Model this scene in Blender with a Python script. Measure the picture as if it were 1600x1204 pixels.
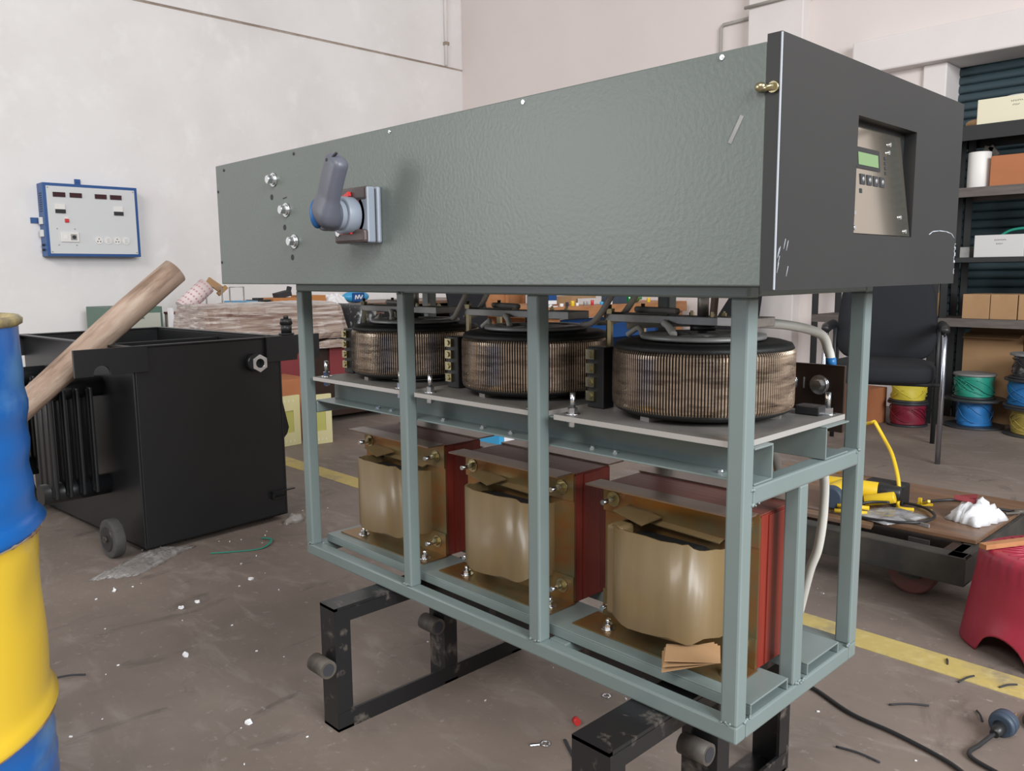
import bpy, math, random
from mathutils import Vector, Matrix
R = math.radians
random.seed(7)
scn = bpy.context.scene
for o in list(bpy.data.objects): bpy.data.objects.remove(o)

# ---------------------------------------------------------------- camera
cam_d = bpy.data.cameras.new('camera'); cam = bpy.data.objects.new('camera', cam_d)
scn.collection.objects.link(cam); scn.camera = cam
cam_d.sensor_width = 36.0; cam_d.lens = 36.0 * 1282.03 / 1600.0; cam_d.clip_start = 0.02
cr = Vector((0.69773131, 0.71630111, -0.00915089)); cu = Vector((-0.08982584, 0.10015619, 0.9909087)); cf = Vector((-0.71070552, 0.69056604, -0.13422446))
M3 = Matrix((cr, cu, -cf)).transposed()
cam.matrix_world = Matrix.Translation((0.57327, -1.00382, 0.95592)) @ M3.to_4x4()

# ---------------------------------------------------------------- world, lights, exposure
w = bpy.data.worlds.new('world'); scn.world = w; w.use_nodes = True
wb = w.node_tree.nodes['Background']; wb.inputs[0].default_value = (1.0, 0.955, 0.93, 1); wb.inputs[1].default_value = 0.36
def area(name, loc, target, sx, sy, power, col):
    d = bpy.data.lights.new(name, 'AREA'); d.shape = 'RECTANGLE'; d.size = sx; d.size_y = sy; d.energy = power; d.color = col
    o = bpy.data.objects.new(name, d); scn.collection.objects.link(o); o.location = loc
    o.rotation_euler = (Vector(target) - Vector(loc)).to_track_quat('-Z', 'Y').to_euler()
    return o
area('daylight_doorway', (-4.6, -5.2, 1.9), (-1.2, 0, 1.0), 2.2, 2.4, 92, (0.93, 0.97, 1.0))
area('daylight_window_right', (4.6, -0.6, 3.0), (-4.0, 1.0, 1.2), 3.6, 2.4, 520, (0.93, 0.97, 1.0))
area('daylight_window_back', (0.6, -4.6, 4.6), (-3.2, 3.0, 2.0), 3.6, 1.6, 235, (1.0, 0.97, 0.94))
scn.view_settings.view_transform = 'Standard'; scn.view_settings.look = 'None'
scn.view_settings.exposure = 0.0; scn.view_settings.gamma = 1.0; scn.view_settings.use_curve_mapping = False

# ---------------------------------------------------------------- helpers
def tag(o, label=None, cat=None, group=None, kind=None):
    if label: o['label'] = label
    if cat: o['category'] = cat
    if group: o['group'] = group
    if kind: o['kind'] = kind
    return o
ORG = {}
def thing(name, label, cat, loc=(0, 0, 0), rz=0.0, group=None, local=False):
    o = bpy.data.objects.new(name, None); scn.collection.objects.link(o)
    o.location = loc; o.rotation_euler = (0, 0, rz); o.empty_display_size = 0.05
    ORG[o.name] = Vector((0, 0, 0)) if local else Vector(loc)
    return tag(o, label, cat, group)
def axes(d):
    d = Vector(d).normalized()
    a = Vector((0, 0, 1)) if abs(d.z) < 0.9 else Vector((1, 0, 0))
    u = d.cross(a).normalized(); v = d.cross(u).normalized()
    return u, v
def smooth_path(pts, k=6, closed=False):
    pts = [Vector(p) for p in pts]; n = len(pts); out = []
    rng = range(n) if closed else range(n - 1)
    for i in rng:
        p0 = pts[(i - 1) % n] if closed or i > 0 else pts[0]; p1 = pts[i]; p2 = pts[(i + 1) % n]
        p3 = pts[(i + 2) % n] if closed or i + 2 < n else pts[-1]
        for j in range(k):
            t = j / k
            out.append(0.5 * ((2 * p1) + (p2 - p0) * t + (2 * p0 - 5 * p1 + 4 * p2 - p3) * t * t + (3 * p1 - p0 - 3 * p2 + p3) * t ** 3))
    if not closed: out.append(pts[-1])
    return out
class MB:
    def __init__(s): s.v = []; s.f = []; s.m = []; s.sm = []
    def add(s, vs, fs, m=0, sm=False):
        b = len(s.v); s.v += [Vector(v) for v in vs]
        for f in fs: s.f.append([b + i for i in f]); s.m.append(m); s.sm.append(sm)
        return s
    def box(s, x0, x1, y0, y1, z0, z1, m=0):
        vs = [(x, y, z) for z in (z0, z1) for y in (y0, y1) for x in (x0, x1)]
        return s.add(vs, [(0, 2, 3, 1), (4, 5, 7, 6), (0, 1, 5, 4), (2, 6, 7, 3), (0, 4, 6, 2), (1, 3, 7, 5)], m)
    def obox(s, c, size, rot=(0, 0, 0), m=0):
        from mathutils import Euler
        E = Euler(rot).to_matrix(); c = Vector(c); h = [k / 2 for k in size]
        vs = [c + E @ Vector((x * h[0], y * h[1], z * h[2])) for z in (-1, 1) for y in (-1, 1) for x in (-1, 1)]
        return s.add(vs, [(0, 2, 3, 1), (4, 5, 7, 6), (0, 1, 5, 4), (2, 6, 7, 3), (0, 4, 6, 2), (1, 3, 7, 5)], m)
    def hexa(s, b, t, m=0):   # 4 bottom + 4 top points, counterclockwise seen from above
        return s.add(list(b) + list(t), [(3, 2, 1, 0), (4, 5, 6, 7), (0, 1, 5, 4), (1, 2, 6, 5), (2, 3, 7, 6), (3, 0, 4, 7)], m)
    def cyl(s, p0, p1, r0, r1=None, n=16, m=0, sm=None, cap=True):
        r1 = r0 if r1 is None else r1; p0 = Vector(p0); p1 = Vector(p1); u, v = axes(p1 - p0)
        vs = []
        for p, r in ((p0, r0), (p1, r1)):
            for i in range(n):
                a = 2 * math.pi * i / n; vs.append(p + u * (r * math.cos(a)) + v * (r * math.sin(a)))
        s.add(vs, [(i, (i + 1) % n, n + (i + 1) % n, n + i) for i in range(n)], m, (n > 8) if sm is None else sm)
        if cap:
            b = len(s.v) - 2 * n
            s.f.append([b + i for i in reversed(range(n))]); s.m.append(m); s.sm.append(False)
            s.f.append([b + n + i for i in range(n)]); s.m.append(m); s.sm.append(False)
        return s
    def tube(s, path, r, n=8, m=0, closed=False, flat=1.0):
        path = [Vector(p) for p in path]; N = len(path); vs = []; fs = []
        d = (path[1] - path[0]).normalized(); u, v = axes(d)
        for i, p in enumerate(path):
            a = path[(i - 1) % N] if (closed or i > 0) else path[0]; b = path[(i + 1) % N] if (closed or i < N - 1) else path[-1]
            t = (b - a)
            t = t.normalized() if t.length > 1e-9 else d
            u = (u - t * u.dot(t)); u = u.normalized() if u.length > 1e-6 else axes(t)[0]
            v = t.cross(u); rr = r[i] if isinstance(r, (list, tuple)) else r
            for k in range(n):
                an = 2 * math.pi * k / n; vs.append(p + u * (rr * math.cos(an)) + v * (rr * flat * math.sin(an)))
        for i in range(N if closed else N - 1):
            j = (i + 1) % N
            for k in range(n): fs.append((i * n + k, i * n + (k + 1) % n, j * n + (k + 1) % n, j * n + k))
        if not closed: fs.append(tuple(reversed(range(n)))); fs.append(tuple((N - 1) * n + k for k in range(n)))
        return s.add(vs, fs, m, True)
    def lathe(s, c, prof, n=32, m=0, sm=True, closed=False, f=None):
        c = Vector(c); K = len(prof); vs = []; fs = []
        for i in range(n):
            a = 2 * math.pi * i / n
            for (r, z) in prof:
                q = f(a, r, z) if f else r
                vs.append(c + Vector((q * math.cos(a), q * math.sin(a), z)))
        for i in range(n):
            j = (i + 1) % n
            for k in range(K if closed else K - 1):
                l = (k + 1) % K; fs.append((i * K + k, j * K + k, j * K + l, i * K + l))
        return s.add(vs, fs, m, sm)
    def prism(s, poly, lo, hi, axis='z', m=0):   # polygon in the plane perpendicular to axis
        def P(a, b, c): return {'z': (a, b, c), 'y': (a, c, b), 'x': (c, a, b)}[axis]
        n = len(poly)
        vs = [P(a, b, lo) for a, b in poly] + [P(a, b, hi) for a, b in poly]
        return s.add(vs, [tuple(reversed(range(n))), tuple(range(n, 2 * n))] + [(i, (i + 1) % n, n + (i + 1) % n, n + i) for i in range(n)], m)
    def ball(s, c, r, n=12, m=0, sq=(1, 1, 1)):
        c = Vector(c); vs = []; fs = []; K = n // 2 + 1
        for i in range(n):
            a = 2 * math.pi * i / n
            for k in range(K):
                t = math.pi * k / (K - 1); vs.append(c + Vector((r * sq[0] * math.sin(t) * math.cos(a), r * sq[1] * math.sin(t) * math.sin(a), r * sq[2] * math.cos(t))))
        for i in range(n):
            j = (i + 1) % n
            for k in range(K - 1): fs.append((i * K + k, i * K + k + 1, j * K + k + 1, j * K + k))
        return s.add(vs, fs, m, True)
    def bolt(s, p, d, r=0.008, h=0.006, sl=0.0, washer=True, m=0):   # hex head on a washer at p, pointing along d
        p = Vector(p); d = Vector(d).normalized(); q = p
        if washer: s.cyl(p, p + d * 0.0018, r * 1.55, n=18, m=m); q = p + d * 0.0018
        s.cyl(q, q + d * h, r, n=6, m=m, sm=False)
        if sl: s.cyl(q + d * h, q + d * (h + sl), r * 0.55, n=10, m=m)
        return s
    def build(s, name, mats, parent=None, bevel=0.0, seg=2, rot=None, fix=True):
        mats = mats if isinstance(mats, (list, tuple)) else [mats]
        lo = Vector([min(v[i] for v in s.v) for i in range(3)]); hi = Vector([max(v[i] for v in s.v) for i in range(3)])
        c = (lo + hi) / 2
        if parent is None: c.z = lo.z
        me = bpy.data.meshes.new(name); me.from_pydata([v - c for v in s.v], [], s.f)
        for mm in mats: me.materials.append(mm)
        for p, mi, sm in zip(me.polygons, s.m, s.sm): p.material_index = mi; p.use_smooth = sm
        if fix:
            import bmesh
            bm = bmesh.new(); bm.from_mesh(me); bmesh.ops.recalc_face_normals(bm, faces=bm.faces); bm.to_mesh(me); bm.free()
        o = bpy.data.objects.new(name, me); scn.collection.objects.link(o)
        if parent: o.parent = parent; o.location = c - ORG[parent.name]
        else: o.location = c
        ORG[o.name] = c
        if bevel:
            b = o.modifiers.new('bevel', 'BEVEL'); b.width = bevel; b.segments = seg; b.limit_method = 'ANGLE'; b.angle_limit = R(50)
        return o
def kids(o): return [c for c in bpy.data.objects if c.parent == o]
def copy_tree(o, parent=None):
    c = o.copy(); scn.collection.objects.link(c); ORG[c.name] = ORG.get(o.name, Vector())
    if parent: c.parent = parent
    for ch in kids(o): copy_tree(ch, c)
    return c
def text(name, body, mat, parent, loc, size, rot, extr=0.0004, align='CENTER', geo=None):
    cu_ = bpy.data.curves.new(name, 'FONT'); cu_.body = body; cu_.size = size; cu_.extrude = extr; cu_.align_x = align; cu_.align_y = 'CENTER'
    o = bpy.data.objects.new(name, cu_); scn.collection.objects.link(o); cu_.materials.append(mat)
    bpy.context.view_layer.update(); dg = bpy.context.evaluated_depsgraph_get()
    me = bpy.data.meshes.new_from_object(o.evaluated_get(dg)); bpy.data.objects.remove(o)
    o = bpy.data.objects.new(name, me); scn.collection.objects.link(o)
    o.rotation_euler = rot
    if parent: o.parent = parent; o.location = Vector(loc) - ORG[parent.name]
    else: o.location = loc
    return o

# ---------------------------------------------------------------- materials
def mat(name, col, rough=0.5, metal=0.0, noise=None, bump=None, coat=0.0, spec=None, stretch=(1, 1, 1), alpha=None, trans=0.0, noise2=None, ior=None):
    m = bpy.data.materials.new(name); m.use_nodes = True; nt = m.node_tree; N = nt.nodes; L = nt.links
    b = N['Principled BSDF']; b.inputs['Base Color'].default_value = (*col, 1); b.inputs['Roughness'].default_value = rough; b.inputs['Metallic'].default_value = metal
    b.inputs['Coat Weight'].default_value = coat; b.inputs['Coat Roughness'].default_value = 0.15
    if spec is not None: b.inputs['Specular IOR Level'].default_value = spec
    if trans: b.inputs['Transmission Weight'].default_value = trans
    if ior: b.inputs['IOR'].default_value = ior
    if alpha is not None: b.inputs['Alpha'].default_value = alpha
    def vec():
        t = N.new('ShaderNodeTexCoord'); mp = N.new('ShaderNodeMapping'); mp.inputs['Scale'].default_value = stretch
        L.new(t.outputs['Object'], mp.inputs['Vector']); return mp.outputs[0]
    V = vec() if (noise or bump or noise2) else None
    last = None
    for ns in (noise, noise2):
        if not ns: continue
        sc, lo, hi, c2 = ns
        n = N.new('ShaderNodeTexNoise'); n.inputs['Scale'].default_value = sc; n.inputs['Detail'].default_value = 6; n.inputs['Roughness'].default_value = 0.6
        L.new(V, n.inputs['Vector'])
        rp = N.new('ShaderNodeMapRange'); rp.inputs['From Min'].default_value = lo; rp.inputs['From Max'].default_value = hi; L.new(n.outputs['Fac'], rp.inputs['Value'])
        mx = N.new('ShaderNodeMix'); mx.data_type = 'RGBA'; L.new(rp.outputs[0], mx.inputs['Factor'])
        if last is None: mx.inputs['A'].default_value = (*col, 1)
        else: L.new(last, mx.inputs['A'])
        mx.inputs['B'].default_value = (*c2, 1); last = mx.outputs['Result']
    if last: L.new(last, b.inputs['Base Color'])
    if bump:
        n = N.new('ShaderNodeTexNoise'); n.inputs['Scale'].default_value = bump[0]; n.inputs['Detail'].default_value = 3; L.new(V, n.inputs['Vector'])
        bp = N.new('ShaderNodeBump'); bp.inputs['Strength'].default_value = bump[1]; bp.inputs['Distance'].default_value = bump[2] if len(bump) > 2 else 0.002
        L.new(n.outputs['Fac'], bp.inputs['Height']); L.new(bp.outputs[0], b.inputs['Normal'])
    return m
G = {}
G['plaster'] = mat('white_plaster', (0.80, 0.775, 0.765), 0.9, noise=(0.9, 0.4, 0.75, (0.70, 0.67, 0.655)), noise2=(4, 0.55, 0.8, (0.86, 0.84, 0.83)), bump=(7, 0.25, 0.01))
G['plaster_warm'] = mat('pinkish_plaster', (0.74, 0.665, 0.64), 0.9, noise=(0.7, 0.4, 0.8, (0.68, 0.605, 0.58)), bump=(7, 0.15, 0.01))
G['plaster_trim'] = mat('trim_plaster', (0.76, 0.71, 0.69), 0.9, noise=(1.2, 0.4, 0.8, (0.68, 0.63, 0.61)))
G['crack'] = mat('crack_grime', (0.32, 0.25, 0.20), 0.95, noise=(6, 0.4, 0.7, (0.5, 0.42, 0.36)))
G['shutter'] = mat('shutter_paint', (0.085, 0.14, 0.165), 0.42, noise=(3, 0.4, 0.8, (0.08, 0.12, 0.14)))
G['frame'] = mat('grey_green_paint', (0.175, 0.218, 0.212), 0.34, noise=(5, 0.4, 0.8, (0.16, 0.20, 0.193)), bump=(140, 0.06, 0.001))
G['cabinet'] = mat('textured_grey_green_paint', (0.128, 0.148, 0.134), 0.33, noise=(3, 0.35, 0.8, (0.118, 0.137, 0.125)), bump=(150, 0.4, 0.0012))
G['blacksteel'] = mat('satin_black_paint', (0.0105, 0.011, 0.012), 0.36, bump=(300, 0.06, 0.0005))
G['doorblack'] = mat('fine_black_powder_coat', (0.022, 0.0215, 0.0215), 0.5, noise=(2, 0.4, 0.8, (0.026, 0.0255, 0.025)), bump=(500, 0.1, 0.0004))
G['worn'] = mat('edge_wear', (0.42, 0.45, 0.5), 0.5)
G['zinc'] = mat('bright_zinc', (0.78, 0.80, 0.82), 0.22, 1.0, noise=(60, 0.4, 0.8, (0.6, 0.63, 0.66)))
G['brass'] = mat('yellow_zinc', (0.50, 0.44, 0.27), 0.28, 1.0)
G['goldclamp'] = mat('yellow_chromate_steel', (0.27, 0.165, 0.055), 0.34, 0.7, noise=(7, 0.42, 0.66, (0.34, 0.11, 0.035)), noise2=(5, 0.42, 0.66, (0.20, 0.19, 0.11)), stretch=(1, 1, 2.5))
G['red'] = mat('red_varnished_laminations', (0.235, 0.030, 0.018), 0.42, noise=(90, 0.45, 0.6, (0.17, 0.022, 0.014)), stretch=(0.05, 3, 0.05), bump=(5, 0.05))
G['redtop'] = mat('laminations_painted_reflection', (0.16, 0.038, 0.028), 0.42, noise=(40, 0.4, 0.7, (0.22, 0.07, 0.05)), stretch=(0.15, 4, 1), spec=0.3, bump=(40, 0.25, 0.0015))  # red-brown laminations with a striped reflection painted into the colour
G['flange'] = mat('flange_painted_reflection', (0.17, 0.115, 0.085), 0.3, 0.4, noise=(9, 0.4, 0.7, (0.22, 0.16, 0.12)))  # brown reflection on the flange painted into its colour
G['wrap'] = mat('taped_brown_cardboard', (0.150, 0.103, 0.047), 0.4, noise=(5, 0.4, 0.75, (0.185, 0.13, 0.065)), stretch=(3, 3, 0.6), coat=0.12, bump=(9, 0.2, 0.004))
G['card'] = mat('cardboard', (0.40, 0.24, 0.12), 0.85, noise=(4, 0.4, 0.8, (0.34, 0.20, 0.10)))
G['cardorange'] = mat('orange_cardboard', (0.42, 0.155, 0.065), 0.8, noise=(4, 0.4, 0.8, (0.36, 0.13, 0.055)))
G['carddark'] = mat('cardboard_inside', (0.16, 0.10, 0.055), 0.9)
G['alu'] = mat('brushed_aluminium', (0.50, 0.47, 0.43), 0.42, 0.85, noise=(12, 0.4, 0.7, (0.40, 0.37, 0.34)), stretch=(1, 8, 8))
G['plate'] = mat('grey_mounting_plate', (0.17, 0.162, 0.15), 0.55, 0.2, noise=(9, 0.4, 0.7, (0.11, 0.105, 0.10)))
G['plate_edge'] = mat('pale_plate_edge', (0.42, 0.40, 0.375), 0.5, 0.3)  # paler colour for the side faces of the mounting plates
G['castgrey'] = mat('grey_cast_metal', (0.33, 0.325, 0.31), 0.45, 0.3, noise=(15, 0.4, 0.7, (0.24, 0.235, 0.23)))
G['copper'] = mat('worn_flat_copper_wire', (0.56, 0.43, 0.32), 0.27, 0.85, noise=(5, 0.46, 0.64, (0.14, 0.10, 0.075)), noise2=(9, 0.5, 0.7, (0.34, 0.25, 0.19)), stretch=(2.5, 2.5, 18))
G['gap'] = mat('winding_gap', (0.03, 0.022, 0.018), 0.8)
G['insul'] = mat('black_insulation', (0.006, 0.006, 0.006), 0.6, bump=(90, 0.4, 0.002))
G['bakelite'] = mat('brown_bakelite', (0.032, 0.016, 0.010), 0.4, noise=(30, 0.4, 0.7, (0.022, 0.012, 0.009)))
G['white'] = mat('white_plastic', (0.75, 0.73, 0.70), 0.45)
G['offwhitecable'] = mat('white_cable_sleeve', (0.62, 0.60, 0.54), 0.5)
G['greycable'] = mat('grey_cable_sleeve', (0.36, 0.34, 0.31), 0.5)
G['blackplastic'] = mat('black_plastic', (0.018, 0.018, 0.019), 0.4)
G['rubber'] = mat('grey_rubber', (0.045, 0.043, 0.042), 0.8, noise=(20, 0.4, 0.7, (0.065, 0.062, 0.06)))
G['switchgrey'] = mat('blue_grey_plastic', (0.095, 0.10, 0.125), 0.42)
G['switchlight'] = mat('light_blue_grey_plastic', (0.25, 0.28, 0.33), 0.4)
G['smoke'] = mat('smoky_brown_plastic', (0.075, 0.055, 0.052), 0.25)
G['redplastic'] = mat('bright_red_plastic', (0.55, 0.03, 0.03), 0.35)
G['blueplastic'] = mat('deep_blue_plastic', (0.01, 0.09, 0.26), 0.4)
G['bluepaint'] = mat('blue_enamel', (0.012, 0.075, 0.25), 0.4)
G['panelgrey'] = mat('light_grey_panel', (0.62, 0.63, 0.64), 0.5)
G['darkred'] = mat('dark_red_display', (0.045, 0.012, 0.016), 0.2)
G['mirror'] = mat('panel_painted_reflection', (0.44, 0.405, 0.34), 0.06, 0.9)  # black mirror panel, its beige reflection painted in as base colour
G['lcd'] = mat('green_lcd', (0.16, 0.26, 0.115), 0.25)
G['woodpole'] = mat('weathered_timber', (0.40, 0.285, 0.215), 0.8, noise=(4, 0.46, 0.62, (0.20, 0.13, 0.09)), noise2=(5, 0.5, 0.7, (0.52, 0.41, 0.33)), stretch=(5, 5, 0.9), bump=(4, 0.5, 0.01))
G['woodplank'] = mat('worn_brown_plywood', (0.16, 0.085, 0.045), 0.4, noise=(6, 0.4, 0.7, (0.24, 0.14, 0.085)), stretch=(0.7, 5, 5), noise2=(2.4, 0.5, 0.75, (0.11, 0.10, 0.10)))
G['woodbench'] = mat('orange_bench_wood', (0.46, 0.21, 0.09), 0.6, noise=(7, 0.4, 0.7, (0.36, 0.15, 0.06)), stretch=(6, 1, 6))
G['trestle'] = mat('chipped_black_paint', (0.014, 0.014, 0.015), 0.3, noise=(22, 0.58, 0.70, (0.12, 0.10, 0.085)), bump=(30, 0.2, 0.002))
G['rustgrey'] = mat('dusty_brown_steel', (0.12, 0.10, 0.085), 0.6, 0.3, noise=(20, 0.4, 0.7, (0.05, 0.045, 0.04)))
G['fabric'] = mat('black_fabric', (0.007, 0.0078, 0.011), 0.85, bump=(500, 0.3, 0.001))
G['chrome'] = mat('dark_chrome_tube', (0.42, 0.44, 0.50), 0.2, 1.0)
G['pinkred'] = mat('crimson_translucent_plastic', (0.36, 0.028, 0.055), 0.38, noise=(5, 0.4, 0.8, (0.44, 0.05, 0.085)))
G['trolleydark'] = mat('dark_painted_channel', (0.030, 0.030, 0.028), 0.5, noise=(9, 0.45, 0.7, (0.065, 0.055, 0.045)))
G['wheelred'] = mat('dusty_red_wheel', (0.17, 0.055, 0.045), 0.6, noise=(14, 0.4, 0.7, (0.11, 0.06, 0.05)))
G['yellowtool'] = mat('yellow_tool_plastic', (0.75, 0.50, 0.02), 0.4)
G['darkblue'] = mat('dark_blue_grey', (0.04, 0.06, 0.09), 0.5)
G['green'] = mat('green_wire', (0.02, 0.27, 0.19), 0.4)
G['bluewire'] = mat('blue_wire', (0.02, 0.16, 0.42), 0.4)
G['yellowwire'] = mat('yellow_wire', (0.62, 0.50, 0.05), 0.45)
G['oldyellowwire'] = mat('mustard_wire', (0.36, 0.28, 0.06), 0.5)
G['redwire'] = mat('dark_red_wire', (0.20, 0.012, 0.03), 0.45)
G['blackwire'] = mat('black_wrapped_wire', (0.035, 0.035, 0.037), 0.22, noise=(25, 0.55, 0.7, (0.35, 0.35, 0.35)), bump=(40, 0.5, 0.004))
G['spool'] = mat('black_spool', (0.03, 0.032, 0.035), 0.45)
G['spooltop'] = mat('grey_spool_flange', (0.22, 0.22, 0.22), 0.6)
G['cream'] = mat('cream_card', (0.74, 0.69, 0.52), 0.7)
G['whitecard'] = mat('white_card', (0.58, 0.57, 0.56), 0.75)
G['ink'] = mat('dark_ink', (0.03, 0.03, 0.035), 0.8)
G['shelfwood'] = mat('grey_shelf_board', (0.10, 0.085, 0.078), 0.7, noise=(6, 0.4, 0.7, (0.15, 0.125, 0.11)), stretch=(1, 6, 6))
G['shelfblack'] = mat('black_angle_iron', (0.012, 0.013, 0.014), 0.5)
G['palegreen'] = mat('pale_yellow_green_steel', (0.62, 0.56, 0.30), 0.5)
G['palegreen2'] = mat('olive_label', (0.45, 0.43, 0.12), 0.5)
G['film'] = mat('clear_stretch_film', (0.62, 0.59, 0.57), 0.12, noise=(9, 0.4, 0.7, (0.4, 0.36, 0.33)), bump=(22, 1.0, 0.02), alpha=0.38, coat=1.0)
G['wrapped'] = mat('film_wrapped_board', (0.36, 0.275, 0.225), 0.3, noise=(5, 0.40, 0.62, (0.13, 0.06, 0.04)), noise2=(9, 0.5, 0.66, (0.55, 0.49, 0.45)), stretch=(1, 0.45, 7), coat=0.8, bump=(16, 0.8, 0.01))
G['drumblue'] = mat('glossy_blue_drum_paint', (0.008, 0.125, 0.44), 0.3, noise=(3.2, 0.56, 0.74, (0.10, 0.27, 0.52)), coat=0.3, stretch=(1, 1, 1.4))
G['drumyellow'] = mat('glossy_yellow_drum_paint', (0.80, 0.53, 0.04), 0.3, noise=(2.6, 0.60, 0.74, (0.52, 0.40, 0.20)), coat=0.3)
G['pearl'] = mat('dull_lid_rim', (0.42, 0.33, 0.13), 0.5, noise=(20, 0.4, 0.7, (0.12, 0.10, 0.08)))
G['rust'] = mat('rusty_scuff', (0.16, 0.07, 0.035), 0.8, noise=(25, 0.4, 0.6, (0.30, 0.22, 0.15)))
G['polka'] = mat('pink_dotted_roll', (0.72, 0.60, 0.59), 0.6)
G['maroon'] = mat('maroon_board', (0.20, 0.03, 0.035), 0.5)
G['skyblue'] = mat('sky_blue_plastic', (0.05, 0.34, 0.62), 0.4)
G['orangebox'] = mat('orange_box', (0.50, 0.20, 0.06), 0.6)
G['green_glass'] = mat('green_bottle_plastic', (0.01, 0.30, 0.06), 0.15, coat=0.6)
G['greenframe'] = mat('green_cabinet_paint', (0.09, 0.16, 0.12), 0.5)
G['cabcream'] = mat('grey_cream_drawer', (0.44, 0.44, 0.38), 0.5)
G['paper'] = mat('white_paper', (0.80, 0.79, 0.80), 0.8)
G['beige'] = mat('beige_steel', (0.50, 0.45, 0.38), 0.6)
G['plasticbag'] = mat('clear_plastic_bag', (0.46, 0.45, 0.46), 0.15, noise=(12, 0.4, 0.65, (0.20, 0.20, 0.21)), bump=(20, 0.7, 0.005), coat=0.6, alpha=0.85)
G['whitebag'] = mat('white_plastic_bag', (0.80, 0.80, 0.82), 0.35)

# ---------------------------------------------------------------- structure
def floor_mat():
    m = bpy.data.materials.new('dusty_concrete'); m.use_nodes = True; nt = m.node_tree; N = nt.nodes; L = nt.links; b = N['Principled BSDF']
    t = N.new('ShaderNodeTexCoord')
    def noise(sc, det=8, st=(1, 1, 1), dist=0.0):
        mp = N.new('ShaderNodeMapping'); mp.inputs['Scale'].default_value = st; L.new(t.outputs['Object'], mp.inputs['Vector'])
        n = N.new('ShaderNodeTexNoise'); n.inputs['Scale'].default_value = sc; n.inputs['Detail'].default_value = det; n.inputs['Roughness'].default_value = 0.65; n.inputs['Distortion'].default_value = dist
        L.new(mp.outputs[0], n.inputs['Vector']); return n.outputs['Fac']
    def ramp(f, a, c):
        r = N.new('ShaderNodeMapRange'); r.inputs['From Min'].default_value = a; r.inputs['From Max'].default_value = c; L.new(f, r.inputs['Value']); return r.outputs[0]
    def mix(f, A, B):
        x = N.new('ShaderNodeMix'); x.data_type = 'RGBA'; L.new(f, x.inputs['Factor'])
        for k, v in (('A', A), ('B', B)):
            if isinstance(v, tuple): x.inputs[k].default_value = (*v, 1)
            else: L.new(v, x.inputs[k])
        return x.outputs['Result']
    c = mix(ramp(noise(1.6, 6), 0.35, 0.7), (0.165, 0.130, 0.109), (0.238, 0.190, 0.160))
    c = mix(ramp(noise(5, 10, (1, 2.2, 1), 0.6), 0.52, 0.75), c, (0.285, 0.242, 0.212))
    c = mix(ramp(noise(3.1, 8, (2, 0.8, 1), 1.0), 0.60, 0.74), c, (0.090, 0.074, 0.064))
    c = mix(ramp(noise(45, 4), 0.62, 0.75), c, (0.30, 0.265, 0.24))
    L.new(c, b.inputs['Base Color']); b.inputs['Roughness'].default_value = 0.62
    bp = N.new('ShaderNodeBump'); bp.inputs['Strength'].default_value = 0.25; bp.inputs['Distance'].default_value = 0.004; L.new(noise(30, 6), bp.inputs['Height']); L.new(bp.outputs[0], b.inputs['Normal'])
    return m
G['floor'] = floor_mat()
G['line'] = mat('worn_yellow_floor_paint', (0.52, 0.40, 0.13), 0.65, noise=(7, 0.5, 0.72, (0.27, 0.225, 0.17)), noise2=(30, 0.5, 0.8, (0.60, 0.50, 0.22)))
def struct(o): o['kind'] = 'structure'; return o
struct(MB().box(-6.6, 4.0, -4.0, 5.6, -0.08, 0).build('floor', G['floor']))
struct(MB().box(-6.3, 4.0, 1.02, 1.125, 0.0, 0.0015).build('trim_4', G['line']))
wl = MB(); wl.box(-6.42, -6.27, -4.0, 5.1, 0.0, 3.09); wl.box(-6.42, -6.245, -4.0, 4.70, 3.10, 4.6); wl.box(-6.42, -6.27, 4.70, 5.1, 3.09, 4.6)
wl.box(-6.42, -6.262, -4.0, 4.95, 3.088, 3.102, 1)
struct(wl.build('wall_left', [G['plaster'], G['crack']]))
wb_ = MB(); wb_.box(-6.42, -1.44, 4.95, 5.25, 0, 4.6); wb_.box(-1.44, 4.0, 4.95, 5.25, 2.32, 4.6); wb_.box(1.9, 4.0, 4.95, 5.25, 0, 2.32)
struct(wb_.build('wall_back', G['plaster_warm']))
struct(MB().box(-2.03, 4.0, 4.84, 5.2, 2.30, 2.52).build('trim_1', G['plaster_trim'], bevel=0.012))
struct(MB().box(-2.84, -2.40, 4.84, 4.96, 0, 4.6).build('trim_2', G['plaster_trim'], bevel=0.008))
struct(MB().box(-1.58, -1.432, 4.92, 5.245, 0, 2.30).build('trim_3', G['plaster_trim'], bevel=0.008))
# roller shutter: horizontal corrugated laths
sh = MB(); z = 0.0; pr = []
while z < 2.3:
    pr += [(5.185, z), (5.180, z + 0.004), (5.163, z + 0.012), (5.160, z + 0.022), (5.166, z + 0.044), (5.176, z + 0.052)]; z += 0.056
prof = [(5.23, 0)] + pr + [(5.23, z)]
n = len(pr)
vs = []; fs = []
for x in (-1.45, 1.95):
    vs += [(x, y, zz) for y, zz in pr]
fs = [(i, i + 1, n + i + 1, n + i) for i in range(n - 1)]
sh.add(vs, fs, 0, True)
shu = sh.build('door_1', G['shutter'], fix=False); struct(shu)
so = shu.modifiers.new('solid', 'SOLIDIFY'); so.thickness = 0.004
cond = MB().tube([(-3.13, 4.93, 1.9), (-3.13, 4.93, 2.86), (-3.11, 4.93, 2.885), (-2.86, 4.93, 2.885)], 0.012, 10).tube([(-2.86, 4.82, 2.93), (-2.38, 4.82, 2.93), (-2.36, 4.92, 2.93), (-1.2, 4.93, 2.93)], 0.012, 10)
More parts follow.
